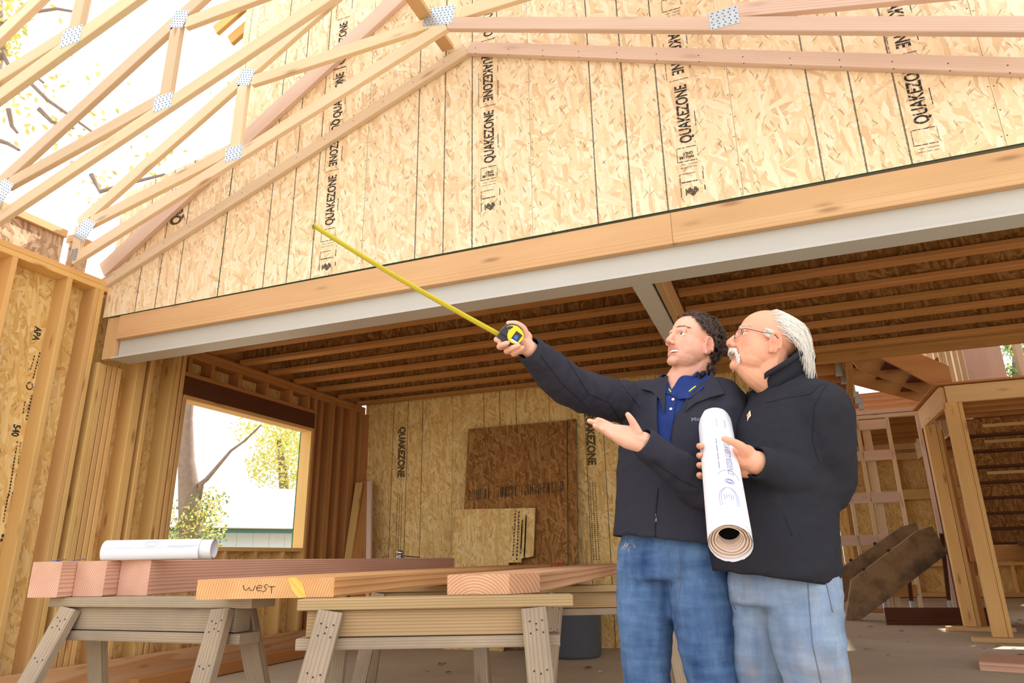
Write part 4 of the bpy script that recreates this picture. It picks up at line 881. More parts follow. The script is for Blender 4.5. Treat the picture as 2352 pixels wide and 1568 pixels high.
def headframe(c, fwd, pitch, roll=0, sc=1.0):
    f = V((fwd[0], fwd[1], 0)).normalized(); l = V((f.y, -f.x, 0)); u = V((0, 0, 1)); fp = f*math.cos(pitch)+u*math.sin(pitch); up = u*math.cos(pitch)-f*math.sin(pitch)
    l2 = l*math.cos(roll)+up*math.sin(roll); up2 = up*math.cos(roll)-l*math.sin(roll)
    M = Matrix(((l2.x, fp.x, up2.x, c.x), (l2.y, fp.y, up2.y, c.y), (l2.z, fp.z, up2.z, c.z), (0, 0, 0, 1))); return M @ Matrix.Scale(sc, 4)
def head_prims(mb, M, jw=1.0, nose=1.0, open_=.0, brow=1.0):
    T = lambda *p: M @ V(p); s = M.to_scale().x
    ball(mb, (0, -.008, .035), (.076, .098, .082), M, 24, 16); ball(mb, (0, .030, -.030), (.061*jw, .060, .080), M, 24, 16)
    ball(mb, (0, .026, -.072), (.060*jw, .059, .047), M); ball(mb, (0, .074, -.104), (.024, .019, .018), M); ball(mb, (0, .02, -.09), (.045*jw, .05, .03), M)
    mb.tube([T(-.046, .070, .020), T(-.022, .085, .018), T(0, .088, .014), T(.022, .085, .018), T(.046, .070, .020)], [.009*s, .011*s*brow, .010*s, .011*s*brow, .009*s], 8)
    for q in (-1, 1):
        ball(mb, (q*.036, .046, -.034), (.032, .025, .034), M); ball(mb, (q*.032, .046, -.058), (.030, .026, .030), M); ball(mb, (q*.0135*nose, .099, -.040), (.0085*nose, .011, .0085*nose), M)
        # eyelids
        mb.tube([T(q*(.031+.015*math.cos(a)), .0835-.008*abs(math.cos(a))**2-.002*(q*0), .001+.0084*math.sin(a)) for a in [math.pi*k/8 for k in range(9)]], .0030*s, 6)
        mb.tube([T(q*(.031+.015*math.cos(a)), .0815-.008*abs(math.cos(a))**2, -.001-.0072*math.sin(a)) for a in [math.pi*k/8 for k in range(9)]], .0026*s, 6)
        # ear: helix loop, concha, lobe
        E = lambda y, z, x=.081: T(q*(x-.10*(y+.0)*1.0-.003), -.016+y+.12*z, -.018+z)
        mb.tube([E(.019*math.cos(a)*(1 if math.cos(a) < 0 else .72), .033*math.sin(a), .083) for a in [math.radians(w) for w in range(-70, 221, 24)]], .0045*s, 8)
        mb.tube([E(.010*math.cos(a)-.002, .021*math.sin(a), .079) for a in [math.radians(w) for w in range(-60, 200, 26)]], .0032*s, 6)
        ball(mb, (q*.0735, -.018, -.022), (.0065, .021, .034), M, 14, 10); ball(mb, (q*.078, -.010, -.050), (.0055, .008, .009), M, 10, 6); ball(mb, (q*.072, .0, -.022), (.006, .006, .008), M, 10, 6)
    mb.tube([T(0, .084, .012), T(0, .096, -.006), T(0, .104, -.021), T(0, .109, -.032)], [.0075*s, .0085*s*nose, .0100*s*nose, .0118*s*nose], 10)
    ball(mb, (0, .108, -.033), .0118*nose, M, 12, 8)
    ball(mb, (0, .065, -.066), (.034, .020, .024), M)
    for q in (-1, 1): ball(mb, (q*.048, .014, -.042), (.024, .052, .046), M)
    o = open_
    mb.tube([T(-.029, .070, -.0650+o*.6), T(-.013, .0830, -.0605+o*.3), T(0, .0865, -.0610+o*.3), T(.013, .0830, -.0605+o*.3), T(.029, .070, -.0650+o*.6)], [.003*s, .0048*s, .0045*s, .0048*s, .003*s], 8)
    mb.tube([T(-.029, .069, -.0680+o*.6), T(-.014, .0805, -.0740-o), T(0, .0835, -.0760-o), T(.014, .0805, -.0740-o), T(.029, .069, -.0680+o*.6)], [.0035*s, .0066*s, .0070*s, .0066*s, .0035*s], 8)
def head_sculpt(M, open_=0):
    Mi = M.inverted(); R3 = M.to_3x3().normalized()
    def fn(co, n):
        p = Mi @ co
        if p.length > .2: return co
        d = V((0, 0, 0))
        for q in (-1, 1):
            g = math.exp(-((p.x-q*.0298)/.0102)**2-((p.z+.0005)/.0072)**2)*(1 if p.y > .055 else 0); d.y -= .0095*g
            e = V((q*.008, .108, -.047)); d -= V((0, .002, -.004))*math.exp(-((p-e).length/.0045)**2)      # nostril
            e = V((q*.078, -.014, -.024)); d.x -= q*.004*math.exp(-((p-e).length/.008)**2)                # concha
            e = V((q*.036, .080, -.048)); d.y -= .0022*math.exp(-(((p.x-e.x)/.004)**2+((p.z-e.z)/.018)**2)) if p.y > .05 else 0   # smile fold
        if p.y > .06 and abs(p.x) < .028: d.y -= (.006+open_*1.6)*math.exp(-((p.z+.0680+open_*.2)/(.0028+open_*.32))**2)*max(0, 1-(abs(p.x)/.028)**4)
        return co+R3 @ (d*M.to_scale().x)
    return fn
def tone(me, fn):
    a = me.color_attributes.new('tone', 'FLOAT_COLOR', 'POINT'); buf = []
    for v in me.vertices: buf += [*fn(v.co), 1]
    a.data.foreach_set('color', buf)
def lerp3(a, b, t): return tuple(x+(y-x)*t for x, y in zip(a, b))
def skin_tone(M, base, red, stub=None, lipc=H(206, 122, 116), sf=.0, o=0):
    Mi = M.inverted()
    def fn(co):
        p = Mi @ co; c = base
        if p.length < .2:
            for e, r, k in ((V((.042, .065, -.030)), .024, .5), (V((-.042, .065, -.030)), .024, .5), (V((0, .115, -.036)), .018, .6), (V((.08, -.016, -.02)), .035, .5), (V((-.08, -.016, -.02)), .035, .5)): c = lerp3(c, red, k*math.exp(-((p-e).length/r)**2))
            if stub and p.z < -.045 and p.y > -.01: c = lerp3(c, stub, sf*min(1, (-.045-p.z)/.02))
            if p.y > .068 and abs(p.x) < .03:
                for zz in (-.0590+o*.3, -.0765-o):
                    w = (p.z-zz)/.0060; c = lerp3(c, lipc, .8*math.exp(-w*w)*max(0, 1-(abs(p.x)/.028)**4)*(1 if p.y > .078-.1*abs(p.x) else .0))
                c = lerp3(c, H(96, 40, 38), .9*math.exp(-((p.z+.0695)/.0055)**4)*max(0, min(1, (.0800-.012*(abs(p.x)/.02)**2-p.y)/.004))*(1 if abs(p.x) < .026 else 0))
        return c
    return fn
def eyes(M, par, look=(0, 1, .1)):
    lk = V(look).normalized()
    for q in (-1, 1):
        mb = MB(); ball(mb, (q*.0300, .0696, -.0005), .0119, M, 20, 14)
        ey = mb.build('eyeball', M_EYE, par, smooth=True, rel=M @ V((q*.0300, .0696, 0)))
        for nm, r, dd, m in (('iris', .0058, .0111, M_IRIS), ('pupil', .0026, .0120, M_BLACK)):
            mb = MB(); c = V((q*.0300, .0696, -.0005))+lk*dd; Z = lk; X = Z.orthogonal().normalized(); Y = Z.cross(X); n = 18
            k = [M @ (c+(X*math.cos(2*math.pi*i/n)+Y*math.sin(2*math.pi*i/n))*r) for i in range(n)]+[M @ (c+lk*.0016)]
            mb.add(k, [(i, (i+1) % n, n) for i in range(n)]); mb.build(nm, m, ey, smooth=True)
def strands(name, items, mat, parent, n=5):
    mb = MB()
    for pts, r0, r1 in items:
        m = len(pts)-1; mb.tube(pts, [r0+(r1-r0)*i/m for i in range(m+1)], n)
    return mb.build(name, mat, parent, smooth=True)

HD = V((math.sin(YAW), math.cos(YAW), 0))
def at2(px, py, d): r = ray(px, py); return CAM+r*(d/r.dot(HD))
# ------------------------------------------------------------------ younger man with the tape measure
rA = 2.5
fA = V((-.22, -.975, 0)).normalized(); sA = V((-fA.y, fA.x, 0))       # facing, his left (image right)
shA = at2(1560, 893, rA); peA = at2(1540, 1252, rA)
pA = thing('person', 'younger man with curly dark hair in navy jacket, pointing up with a tape measure', 'person', (peA.x, peA.y, 0))
SRA = shA-sA*.180-V((0, 0, .03)); SLA = shA+sA*.165-V((0, 0, .075))
ELR, WRR = at(1316, 890, 2.40), at(1218, 803, 2.24)
ELL, WRL = at(1636, 1128, 2.27), at(1478, 1015, 2.20)
HMA = headframe(at2(1590, 789, 2.50), (-.66, -.75), math.radians(16), math.radians(4), 1.0)
HA = lambda *p: HMA @ V(p)
hipA = [peA-sA*.095-V((0, 0, .06)), peA+sA*.095-V((0, 0, .06))]
def legs(pe, s, f, spread=.11, fw=(0, .0)):
    out = []
    for q, w in ((-1, fw[0]), (1, fw[1])):
        h = pe+s*(.092*q)-V((0, 0, .05)); an = V((pe.x, pe.y, .09))+s*(spread*q)+f*w; kn = h.lerp(an, .5)+f*.025+V((0, 0, .02)); out.append((h, kn, an))
    return out
LGA = legs(peA, sA, fA, .135, (0, .03))
def torso_rings(pe, sh, s, f, prof):
    out = []
    for t, a, b, off in prof:
        out.append((pe.lerp(sh, t)+f*off, s, f, a, b))
    return out
def hands_generic(mb, wr_, dirv, palm_n, s=1):
    pass
# --- body (one continuous skin mesh)
mb = MB(); head_prims(mb, HMA, 1.03, 1.02, .006)
limb(mb, [HA(0, -.022, -.02), HA(0, -.030, -.085), shA+V((0, 0, .03))-fA*.01, shA-V((0, 0, .06))], [.058, .057, .054, .055])
loft(mb, torso_rings(peA, shA, sA, fA, [(-.12, .09, .05, -.01), (0, .15, .10, 0), (.4, .15, .10, 0), (.8, .15, .095, 0), (.96, .09, .06, 0)]))
for h, k, a in LGA: limb(mb, [h, k, a], [.075, .052, .036]); limb(mb, [a, a+fA*.13-V((0, 0, .045))], [.034, .028])
limb(mb, [shA-V((0, 0, .08)), SRA-V((0, 0, .02)), ELR, WRR], [.06, .055, .040, .029]); limb(mb, [shA-V((0, 0, .08)), SLA, ELL, WRL], [.06, .055, .042, .034])
# right hand round the tape measure
RO = .08
def px(x, y, r): return at(x, y, r+RO)
limb(mb, [WRR, px(1206, 790, 2.165), px(1192, 783, 2.168)], [.029, .034, .030], 12, 4, .8)
limb(mb, [px(1205, 775, 2.165), px(1188, 772, 2.175)], [.026, .026]); limb(mb, [px(1200, 798, 2.165), px(1183, 795, 2.170)], [.024, .024])
limb(mb, [px(1207, 775, 2.155), px(1201, 755, 2.14), px(1185, 744, 2.125), px(1168, 742, 2.115)], [.017, .0135, .0115, .0088], 10)
for pts in (((1180, 776, 2.175), (1156, 776, 2.165), (1141, 779, 2.135), (1143, 780, 2.115), (1150, 781, 2.10)), ((1182, 788, 2.175), (1157, 796, 2.160), (1147, 796, 2.125), (1155, 791, 2.085), (1166, 787, 2.078)), ((1186, 797, 2.170), (1168, 806, 2.150), (1164, 805, 2.115), (1178, 798, 2.085), (1191, 793, 2.078)), ((1193, 804, 2.165), (1181, 812, 2.145), (1181, 810, 2.115), (1191, 803, 2.095), (1200, 798, 2.09))):
    limb(mb, [px(*p) for p in pts], [.0105, .0105, .0100, .0094, .0080], 10, 4)
# left hand, open palm
RO = .04
limb(mb, [WRL, px(1462, 1010, 2.15), px(1436, 1002, 2.145)], [.034, .032, .027], 12, 4, .7)
limb(mb, [px(1470, 1022, 2.145), px(1440, 1013, 2.135), px(1412, 1000, 2.13)], [.024, .024, .018]); limb(mb, [px(1462, 996, 2.15), px(1435, 990, 2.145), px(1412, 985, 2.14)], [.022, .020, .016]); limb(mb, [px(1455, 1004, 2.15), px(1425, 996, 2.14), px(1405, 990, 2.138)], [.024, .022, .018])
for pts, rd in ((((1418, 985, 2.145), (1398, 975, 2.15), (1383, 967, 2.145), (1373, 963, 2.135)), (.0115, .0100, .0095, .0080)), (((1410, 989, 2.138), (1385, 979, 2.14), (1366, 971, 2.135), (1353, 966, 2.125)), (.0120, .0105, .0098, .0080)), (((1408, 997, 2.13), (1388, 990, 2.128), (1374, 983, 2.115), (1366, 977, 2.10)), (.0115, .0100, .0094, .0080)), (((1414, 1004, 2.128), (1398, 998, 2.118), (1388, 991, 2.105), (1382, 985, 2.095)), (.0105, .0092, .0086, .0074)), (((1462, 992, 2.14), (1456, 975, 2.135), (1449, 962, 2.13), (1442, 952, 2.128)), (.019, .0135, .0115, .0092))):
    limb(mb, [px(*p) for p in pts], rd, 10, 4)
me = melt(mb, .0030, 7, .45); sculpt(me, head_sculpt(HMA, .006)); tone(me, skin_tone(HMA, H(234, 180, 156), H(222, 136, 116), H(200, 146, 124), sf=.4, o=.006)); bodyA = finish('body', me, M_SKIN, pA)
eyes(HMA, pA, (-.10, 1, .10))
mb = MB(); mb.tube([HA(-.023, .0725, -.0660), HA(-.012, .0810, -.0668), HA(0, .0840, -.0670), HA(.012, .0810, -.0668), HA(.023, .0725, -.0660)], .0040, 8); mb.build('teeth', M_TEETH, pA, smooth=True)
def brows(Hf, mat, par):
    for q in (-1, 1):
        it = []
        for k in range(40):
            t = k/39; x = .014+.034*t; y = .0955-.0265*t*t-.004*t; z = .0245+.004*math.sin(t*2.6)+rng.uniform(-.0025, .0025); p = V((q*x, y, z)); it.append(([Hf @ p, Hf @ (p+V((q*.006, -.0005-.003*t, .0015))), Hf @ (p+V((q*.010, -.003-.004*t, .001)))], .0007, .0003))
        strands('eyebrow', it, mat, par, 4)
brows(HMA, M_BROW, pA)
# curly hair
rng.seed(5); it = []; mb = MB()
def scalp(th, ph, k=1.0): return V((.0775*k*math.sin(ph)*math.sin(th), -.008+.0995*k*math.sin(ph)*math.cos(th), .035+.0835*k*math.cos(ph)))
def hairA(p): 
    y = p.y; lim = -.10 if y < -.035 else (-.10+(y+.035)/.02*.11 if y < -.015 else (.010+(y+.015)*.6 if y < .015 else .03+(y-.015)*1.35)); return p.z > lim
cnt = 0
while cnt < 430:
    th = rng.uniform(-math.pi, math.pi); ph = math.acos(rng.uniform(-.75, 1)); p = scalp(th, ph)
    if cnt % 6 == 0: a_ = rng.uniform(-1.25, 1.25); p = V((.069*math.sin(a_), -.016-.070*math.cos(a_), rng.uniform(-.105, -.015)))
    if p.z < .0 and p.y < -.03: p = V((p.x*.92, p.y*.96-.003, p.z))
    if not hairA(p): continue
    cnt += 1; n = V((p.x/.006, (p.y+.008)/.0099, (p.z-.035)/.007)).normalized(); tg = n.cross(V((rng.gauss(0, 1), rng.gauss(0, 1), rng.gauss(0, 1)))).normalized(); bt = n.cross(tg); L = rng.uniform(.014, .030)*(1.2 if p.y < -.02 else .85); rad = rng.uniform(.0055, .0105); tw = rng.uniform(.8, 1.5); ph0 = rng.uniform(0, 6.28); dr = tg*rng.uniform(-.004, .014)-V((0, .006, .006))
    for w in range(6):
        o2 = tg*rng.gauss(0, .0016)+bt*rng.gauss(0, .0016); p2 = ph0+rng.gauss(0, .22); r2 = rad*rng.uniform(.82, 1.15)
        it.append(([HMA @ (p+o2*(1+t)+n*(L*t-.002)+dr*t+(tg*math.cos(p2+tw*6.28*t)+bt*math.sin(p2+tw*6.28*t))*r2*min(1, t*2.5)) for t in [k/9 for k in range(10)]], .0012, .0007))
strands('hair', it, M_HAIRA, pA, 4)
vs = []; fs = []; idx = {}
NU, NV = 48, 28
for j in range(NV+1):
    for i in range(NU): p = scalp(-math.pi+2*math.pi*i/NU, math.pi*.80*j/NV, 1.02); idx[(i, j)] = len(vs); vs.append(p if p.z > 0 or p.y > -.03 else V((p.x*.93, p.y*.97, p.z)))
for j in range(NV):
    for i in range(NU):
        q = [idx[(i, j)], idx[((i+1) % NU, j)], idx[((i+1) % NU, j+1)], idx[(i, j+1)]]
        if all(hairA(vs[a]) for a in q): fs.append(tuple(q))
mobj('hair_cap', [HMA @ v for v in vs], fs, M_HAIRA, pA, smooth=True)
# --- jacket
hmA = peA+V((0, 0, -.02))
prof = [(-.05, .198, .140, .012), (0.0, .202, .145, .015), (.22, .198, .142, .018), (.5, .205, .140, .02), (.75, .208, .135, .012), (.9, .195, .115, 0), (.985, .150, .088, -.012), (1.05, .095, .075, -.015), (1.12, .078, .075, -.015)]
mb = MB(); loft(mb, torso_rings(peA, shA, sA, fA, prof))
limb(mb, [shA-sA*.10-V((0, 0, .03)), SRA, SRA.lerp(ELR, .5)-V((0, 0, .008)), ELR, ELR.lerp(WRR, .5)-V((0, 0, .008)), WRR], [.085, .084, .077, .071, .066, .046]); limb(mb, [shA+sA*.09-V((0, 0, .06)), SLA, SLA.lerp(ELL, .5), ELL, ELL.lerp(WRL, .5)-V((0, 0, .010)), WRL], [.078, .078, .074, .070, .062, .047])
me = melt(mb, .009, 6)
zA = lambda p: (p-peA).dot((shA-peA).normalized())/(shA-peA).length
lxA = lambda p: (p-peA).dot(sA); lyA = lambda p: (p-peA.lerp(shA, zA(p))).dot(fA)
def nearseg(p, a, b):
    t = max(0, min(1, (p-a).dot(b-a)/(b-a).length_squared)); return (p-a.lerp(b, t)).length
def opening(t): return .052+.012*t, (0 if t < .42 else .014+.036*((t-.42)/.58)**1.2)
dirR = (WRR-ELR).normalized(); dirL = (WRL-ELL).normalized()
def deadA(p):
    t = zA(p); x = lxA(p)
    onL = nearseg(p, ELL, WRL) < .085; onR = nearseg(p, ELR, WRR) < .09
    if not onL and not onR:
        if t < .018: return True
        if t > 1.0 and nearseg(p, shA-V((0, 0, .05)), HA(0, -.026, -.06)) < .088: return True
        c, w = opening(t)
        if t > .42 and lyA(p) > .02 and -w < x-c < w+max(0, t-.72)*.20: return True
    if (p-WRR).dot(dirR) > .012 and onR: return True
    if (p-WRL).dot(dirL) > .010 and nearseg(p, ELL, WRL) < .085: return True
    return False
def wrinkA(co, n):
    a = nearseg(co, ELR, WRR); b = nearseg(co, SRA, ELR); c = nearseg(co, ELL, WRL); d = nearseg(co, SLA, ELL); m = min(a, b, c, d)
    k = .0085 if m < .095 else .0045
    return co+n*(k*(wr(co, 9)-.35)+.003*(wr(co, 21, 5)-.35))
sculpt(me, wrinkA); cut(me, deadA)
jkA = finish('jacket', me, M_JKA, pA, True, .004, peA)
tjA = bvh(jkA)
# shirt under the jacket
mb = MB(); loft(mb, torso_rings(peA, shA, sA, fA, [(.1, .17, .118, .016), (.5, .18, .122, .02), (.75, .185, .118, .012), (.9, .17, .098, 0), (.985, .135, .075, -.012), (1.05, .082, .066, -.015), (1.10, .068, .066, -.015)]))
me = melt(mb, .008, 4)
nkA = HA(0, -.026, -.085)
def deadS(p): t = zA(p); return t > 1.07 or (lyA(p) > 0 and abs(lxA(p)-.055) < .026*(t-.93)/.1 and t > .93)
sculpt(me, lambda co, n: co+n*.003*(wr(co, 12)-.4)); cut(me, deadS); shirt = finish('polo_shirt', me, M_SHIRT, pA, True, .002, peA)
tsA = bvh(shirt)
# collars
def collar(name, base_c, s, f, rx, ry, h, flare, a0, a1, mat, par, drop=0, tip=0, thick=.003, seg=36, zoff=0, tilt=0):
    vs, fs = [], []
    for i in range(seg+1):
        a = a0+(a1-a0)*i/seg; d = s*math.cos(a)*rx+f*math.sin(a)*ry; fr = max(0, math.sin(a)); e = abs(2*i/seg-1)**4
        b = base_c+d-V((0, 0, 1))*(tilt*fr)+V((0, 0, zoff)); m1 = b+d*.05+V((0, 0, h*(1-.15*fr))); m2 = m1+d.normalized()*.008+V((0, 0, .002)); o1 = b+d.normalized()*(flare*.6+tip*e*.4)+V((0, 0, h*.45-drop*.4-tip*.15*e)); o2 = b+d.normalized()*(flare+tip*e*.7)+f*(tip*e*.35)+V((0, 0, -drop-tip*e*.45))
        vs += [b, m1, m2, o1, o2] if drop or tip else [b, b.lerp(m1, .5), m1, m1+d.normalized()*.004, m1+d.normalized()*.006-V((0, 0, h*.2))]
    for i in range(seg):
        for j in range(4): fs.append((i*5+j, i*5+j+1, i*5+j+6, i*5+j+5))
    me = bpy.data.meshes.new(name); me.from_pydata([tuple(v) for v in vs], [], fs); me.update(); return finish(name, me, mat, par, True, thick, base_c)
D = math.radians
collar('jacket_collar', shA+V((0, 0, -.006))-fA*.012, sA, fA, .088, .086, .062, .045, D(128), D(378), M_JKA, pA, 0, 0, .004, tilt=.040)
collar('shirt_collar', shA+V((0, 0, .016))-fA*.008, sA, fA, .070, .070, .044, .026, D(110), D(398), M_SHIRT, pA, 0, 0, .002, tilt=.050)
def multi(objs):
    VV, FF = [], []
    for o_ in objs:
        k0 = len(VV); VV += [WM[o_.name] @ v.co for v in o_.data.vertices]; FF += [tuple(i+k0 for i in p.vertices) for p in o_.data.polygons]
    return BVHTree.FromPolygons(VV, FF)
tAll = multi([jkA, shirt, bodyA])
def flap(name, pts, mat, par, lift, thick=.004):
    P = []
    for x, y, *z in pts:
        p, n = hit(tAll, x, y, 0); P.append(p-ray(x, y).normalized()*(lift+(z[0] if z else 0)) if p else at2(x, y, 2.4))
    c = P[0].copy(); vs = P; fs = [tuple(t) for t in tessellate_polygon([[V((q[0], q[1], 0)) for q in pts]])]
    fs = [f if (vs[f[1]]-vs[f[0]]).cross(vs[f[2]]-vs[f[0]]).dot(CAM-vs[f[0]]) > 0 else f[::-1] for f in fs]
    me = bpy.data.meshes.new(name); me.from_pydata([tuple(v) for v in vs], [], fs); me.update(); return finish(name, me, mat, par, False, thick, c)
cr_ = flap('shirt_collar_flap', [(1620, 857), (1634, 867), (1612, 893), (1583, 914), (1556, 916), (1553, 910), (1596, 887)], M_SHIRT, pA, .008, .002)
cl_ = flap('shirt_collar_flap', [(1535, 874), (1528, 902), (1543, 906), (1553, 912), (1541, 892)], M_SHIRT, pA, .008, .002)
flap('jacket_lapel', [(1634, 852), (1650, 878), (1664, 903), (1630, 912), (1596, 925), (1572, 945), (1584, 918), (1614, 896)], M_JKA, pA, .014)
flap('jacket_lapel', [(1534, 862), (1500, 872), (1473, 892), (1496, 898), (1514, 915), (1526, 950), (1528, 905)], M_JKA, pA, .014)
tC = multi([cr_, cl_])
for pts in (((1583, 899), (1590, 893), (1598, 887)), ((1536, 893), (1541, 900))): stroke('collar_trim', tC, pts, .0028, M_LIME, pA, 3)
for q in ((1541, 939), (1546, 917)):
    p, n = hit(tsA, *q, .0015)
    if p: mb = MB(); mb.lathe([(0, .001), (.003, .001), (.005, .0005), (.0055, -.001)], 12); mb.build('shirt_button', M_TEETH, pA, wallM(p, n.orthogonal(), n))
stroke('placket', tsA, ((1556, 905), (1548, 960), (1540, 1010)), .0012, M_SEAM, pA)
stroke('zipper', tjA, ((1512, 1120), (1506, 1180), (1504, 1258)), .0022, M_SEAM, pA)
for pts in (((1300, 822), (1330, 870), (1352, 905), (1330, 925)), ((1240, 815), (1290, 880), (1345, 930)), ((1352, 905), (1400, 925), (1440, 990)), ((1420, 872), (1440, 900), (1470, 935)), ((1500, 1060), (1560, 1100), (1600, 1120)), ((1436, 1222), (1480, 1235), (1504, 1248))): stroke('jacket_seam', tjA, pts, .0011, M_SEAM, pA)
p, n = hit(tjA, 1506, 1180, .003)
if p: mb = MB(); mb.tube([p, p+V((.002, 0, -.012)), p+V((-.003, 0, -.026)), p+V((.003, 0, -.026)), p+V((.001, 0, -.006))], .0012, 6); mb.build('zip_pull', M_ZIP, pA)
p, n = hit(tjA, 1588, 968, .0012)
if p: lettering('chest_lettering', 'Mar', .020, plain('grey_thread', H(120, 118, 132), .7), pA, wallM(p, RT, n), 1.1, .0003)
def cuff(par, w, d, r, mat):
    mb = MB(); mb.tube([w-d*.028, w-d*.012, w+d*.008], [r*1.05, r*1.02, r], 24, cap=False); mb.tube([w+d*.008, w-d*.01], [r*.94, r*.94], 24, cap=False); mb.build('cuff', mat, par, smooth=True)
cuff(pA, WRR, dirR, .042, M_JKA); cuff(pA, WRL, dirL, .043, M_JKA)
# --- jeans
def jeans(par, pe, sh, s, f, lg, mat, hw, hd, rl, vox=.009, amp=.007, zt=.16, seed=0):
    mb = MB(); u = (sh-pe).normalized(); loft(mb, [(pe+u*zt, s, f, hw*.98, hd*.98), (pe+u*.05, s, f, hw, hd), (pe-u*.05, s, f, hw*1.02, hd*1.02), (pe-u*.11, s, f, hw*.98, hd*.95)])
    for h, k, a in lg: limb(mb, [h-V((0, 0, -.02)), h.lerp(k, .5)+f*.012, k, k.lerp(a, .5), a-V((0, 0, .02))], [rl*1.08, rl*1.0, rl*.80, rl*.74, rl*.70])
    me = melt(mb, vox, 6); kz = lg[0][1].z
    def fn(co, n):
        g = math.exp(-((co.z-kz)/.16)**2)+.9*math.exp(-((co.z-pe.z+.14)/.09)**2); q = V((co.x*5, co.y*5, co.z*16+co.x*6)); return co+n*(amp*.5*(wr(co, 8, seed)-.4)+amp*(.35+g)*(.5-abs(noise.noise(q+V((seed, 0, 0)))))*.9)
    sculpt(me, fn); cut(me, lambda p: (p-pe).dot(u) > zt-.012 or p.z < .06); return finish('jeans', me, mat, par, True, .003, V((pe.x, pe.y, 0)))
jnA = jeans(pA, peA, shA, sA, fA, LGA, M_JNA, .172, .128, .098)
tnA = bvh(jnA)
for pts in (((1535, 1270), (1538, 1305), (1560, 1330), (1562, 1290)), ((1560, 1268), (1565, 1330), (1558, 1400), (1545, 1500), (1535, 1568)), ((1440, 1240), (1455, 1262), (1470, 1255))): stroke('denim_seam', tnA, pts, .0012, M_THREAD, pA)
it = []
for k in range(9):
    p, n = hit(tnA, 1446+rng.uniform(-8, 14), 1250+rng.uniform(-6, 8), .002)
    if p: it.append(([p, p+V((rng.uniform(-.012, .008), -.004, -.008)), p+V((rng.uniform(-.02, .012), -.004, rng.uniform(-.03, -.012)))], .0005, .0003))
if it: strands('frayed_threads', it, M_TEETH, pA, 4)
def boots(par, lg, f, mat):
    for h, k, a in lg:
        mb = MB(); limb(mb, [V((a.x, a.y, .14)), V((a.x, a.y, .06))-f*.01], [.052, .048]); limb(mb, [V((a.x, a.y, .045))-f*.045, V((a.x, a.y, .045))+f*.08, V((a.x, a.y, .038))+f*.17], [.044, .046, .036]); me = melt(mb, .008, 4); sculpt(me, lambda co, n: V((co.x, co.y, max(co.z, .001)))); finish('boot', me, mat, par, True, 0, V((a.x, a.y, 0)))
M_BOOT = plain('boot_leather', H(96, 70, 50), .6); boots(pA, LGA, fA, M_BOOT)

# ------------------------------------------------------------------ older man with the rolled plans
rB = 2.30
RO = 0
fB = V((-.80, -.60, 0)).normalized(); sB = V((-fB.y, fB.x, 0))
shB = at2(1800, 905, rB); peB = at2(1795, 1300, rB)
pB = thing('person', 'older man with white hair and moustache in black fleece, holding rolled plans', 'person', (peB.x, peB.y, 0))
SRB = shB-sB*.150-V((0, 0, .06)); SLB = shB+sB*.170-V((0, 0, .095))
ELB, WRB = at(1893, 1115, 2.16), at(1738, 1062, 2.06)
ERB, WRB2 = SRB+V((0, 0, -.29))-fB*.01, SRB+V((0, 0, -.54))+fB*.02
HMB = headframe(at2(1757, 789, 2.28), (-.965, -.26), math.radians(20), math.radians(-2), 1.05)
HB = lambda *p: HMB @ V(p)
LGB = legs(peB, sB, fB, .14, (.05, -.03))
mb = MB(); head_prims(mb, HMB, 1.06, 1.18, 0, 1.1)
limb(mb, [HB(0, -.022, -.02), HB(0, -.026, -.085), shB+V((0, 0, .03))-fB*.0, shB-V((0, 0, .06))], [.060, .061, .068, .085])
limb(mb, [HB(0, .045, -.098), HB(0, .0, -.118), shB+V((0, 0, .02))+fB*.03], [.035, .045, .05])
loft(mb, torso_rings(peB, shB, sB, fB, [(-.12, .09, .05, -.01), (0, .15, .11, 0), (.4, .16, .12, .01), (.8, .165, .11, 0), (.98, .12, .07, 0)]))
for h, k, a in LGB: limb(mb, [h, k, a], [.075, .052, .036]); limb(mb, [a, a+fB*.13-V((0, 0, .045))], [.034, .028])
limb(mb, [shB, SLB, ELB, WRB], [.06, .055, .046, .037]); limb(mb, [shB, SRB, ERB, WRB2], [.06, .055, .040, .029])
# left hand closed on the roll
limb(mb, [WRB, px(1716, 1058, 2.08), px(1702, 1058, 2.10)], [.036, .038, .032], 12, 4, .85)
limb(mb, [px(1716, 1040, 2.07), px(1700, 1036, 2.085)], [.026, .022]); limb(mb, [px(1712, 1078, 2.09), px(1700, 1080, 2.105)], [.027, .022])
limb(mb, [px(1716, 1042, 2.06), px(1704, 1027, 2.045), px(1686, 1016, 2.040), px(1664, 1008, 2.040)], [.022, .0155, .0125, .0100], 10)
for k, (y0, y1) in enumerate(((1040, 1024), (1056, 1046), (1070, 1068), (1084, 1091))):
    limb(mb, [px(1702, y0, 2.125), px(1690, y0-2, 2.165), px(1655, (y0+y1)/2, 2.19), px(1616, y1+2, 2.165), px(1606, y1, 2.135), px(1608, y1-2, 2.12)], [.0125, .0115, .0110, .0108, .0100, .0082], 10, 4)
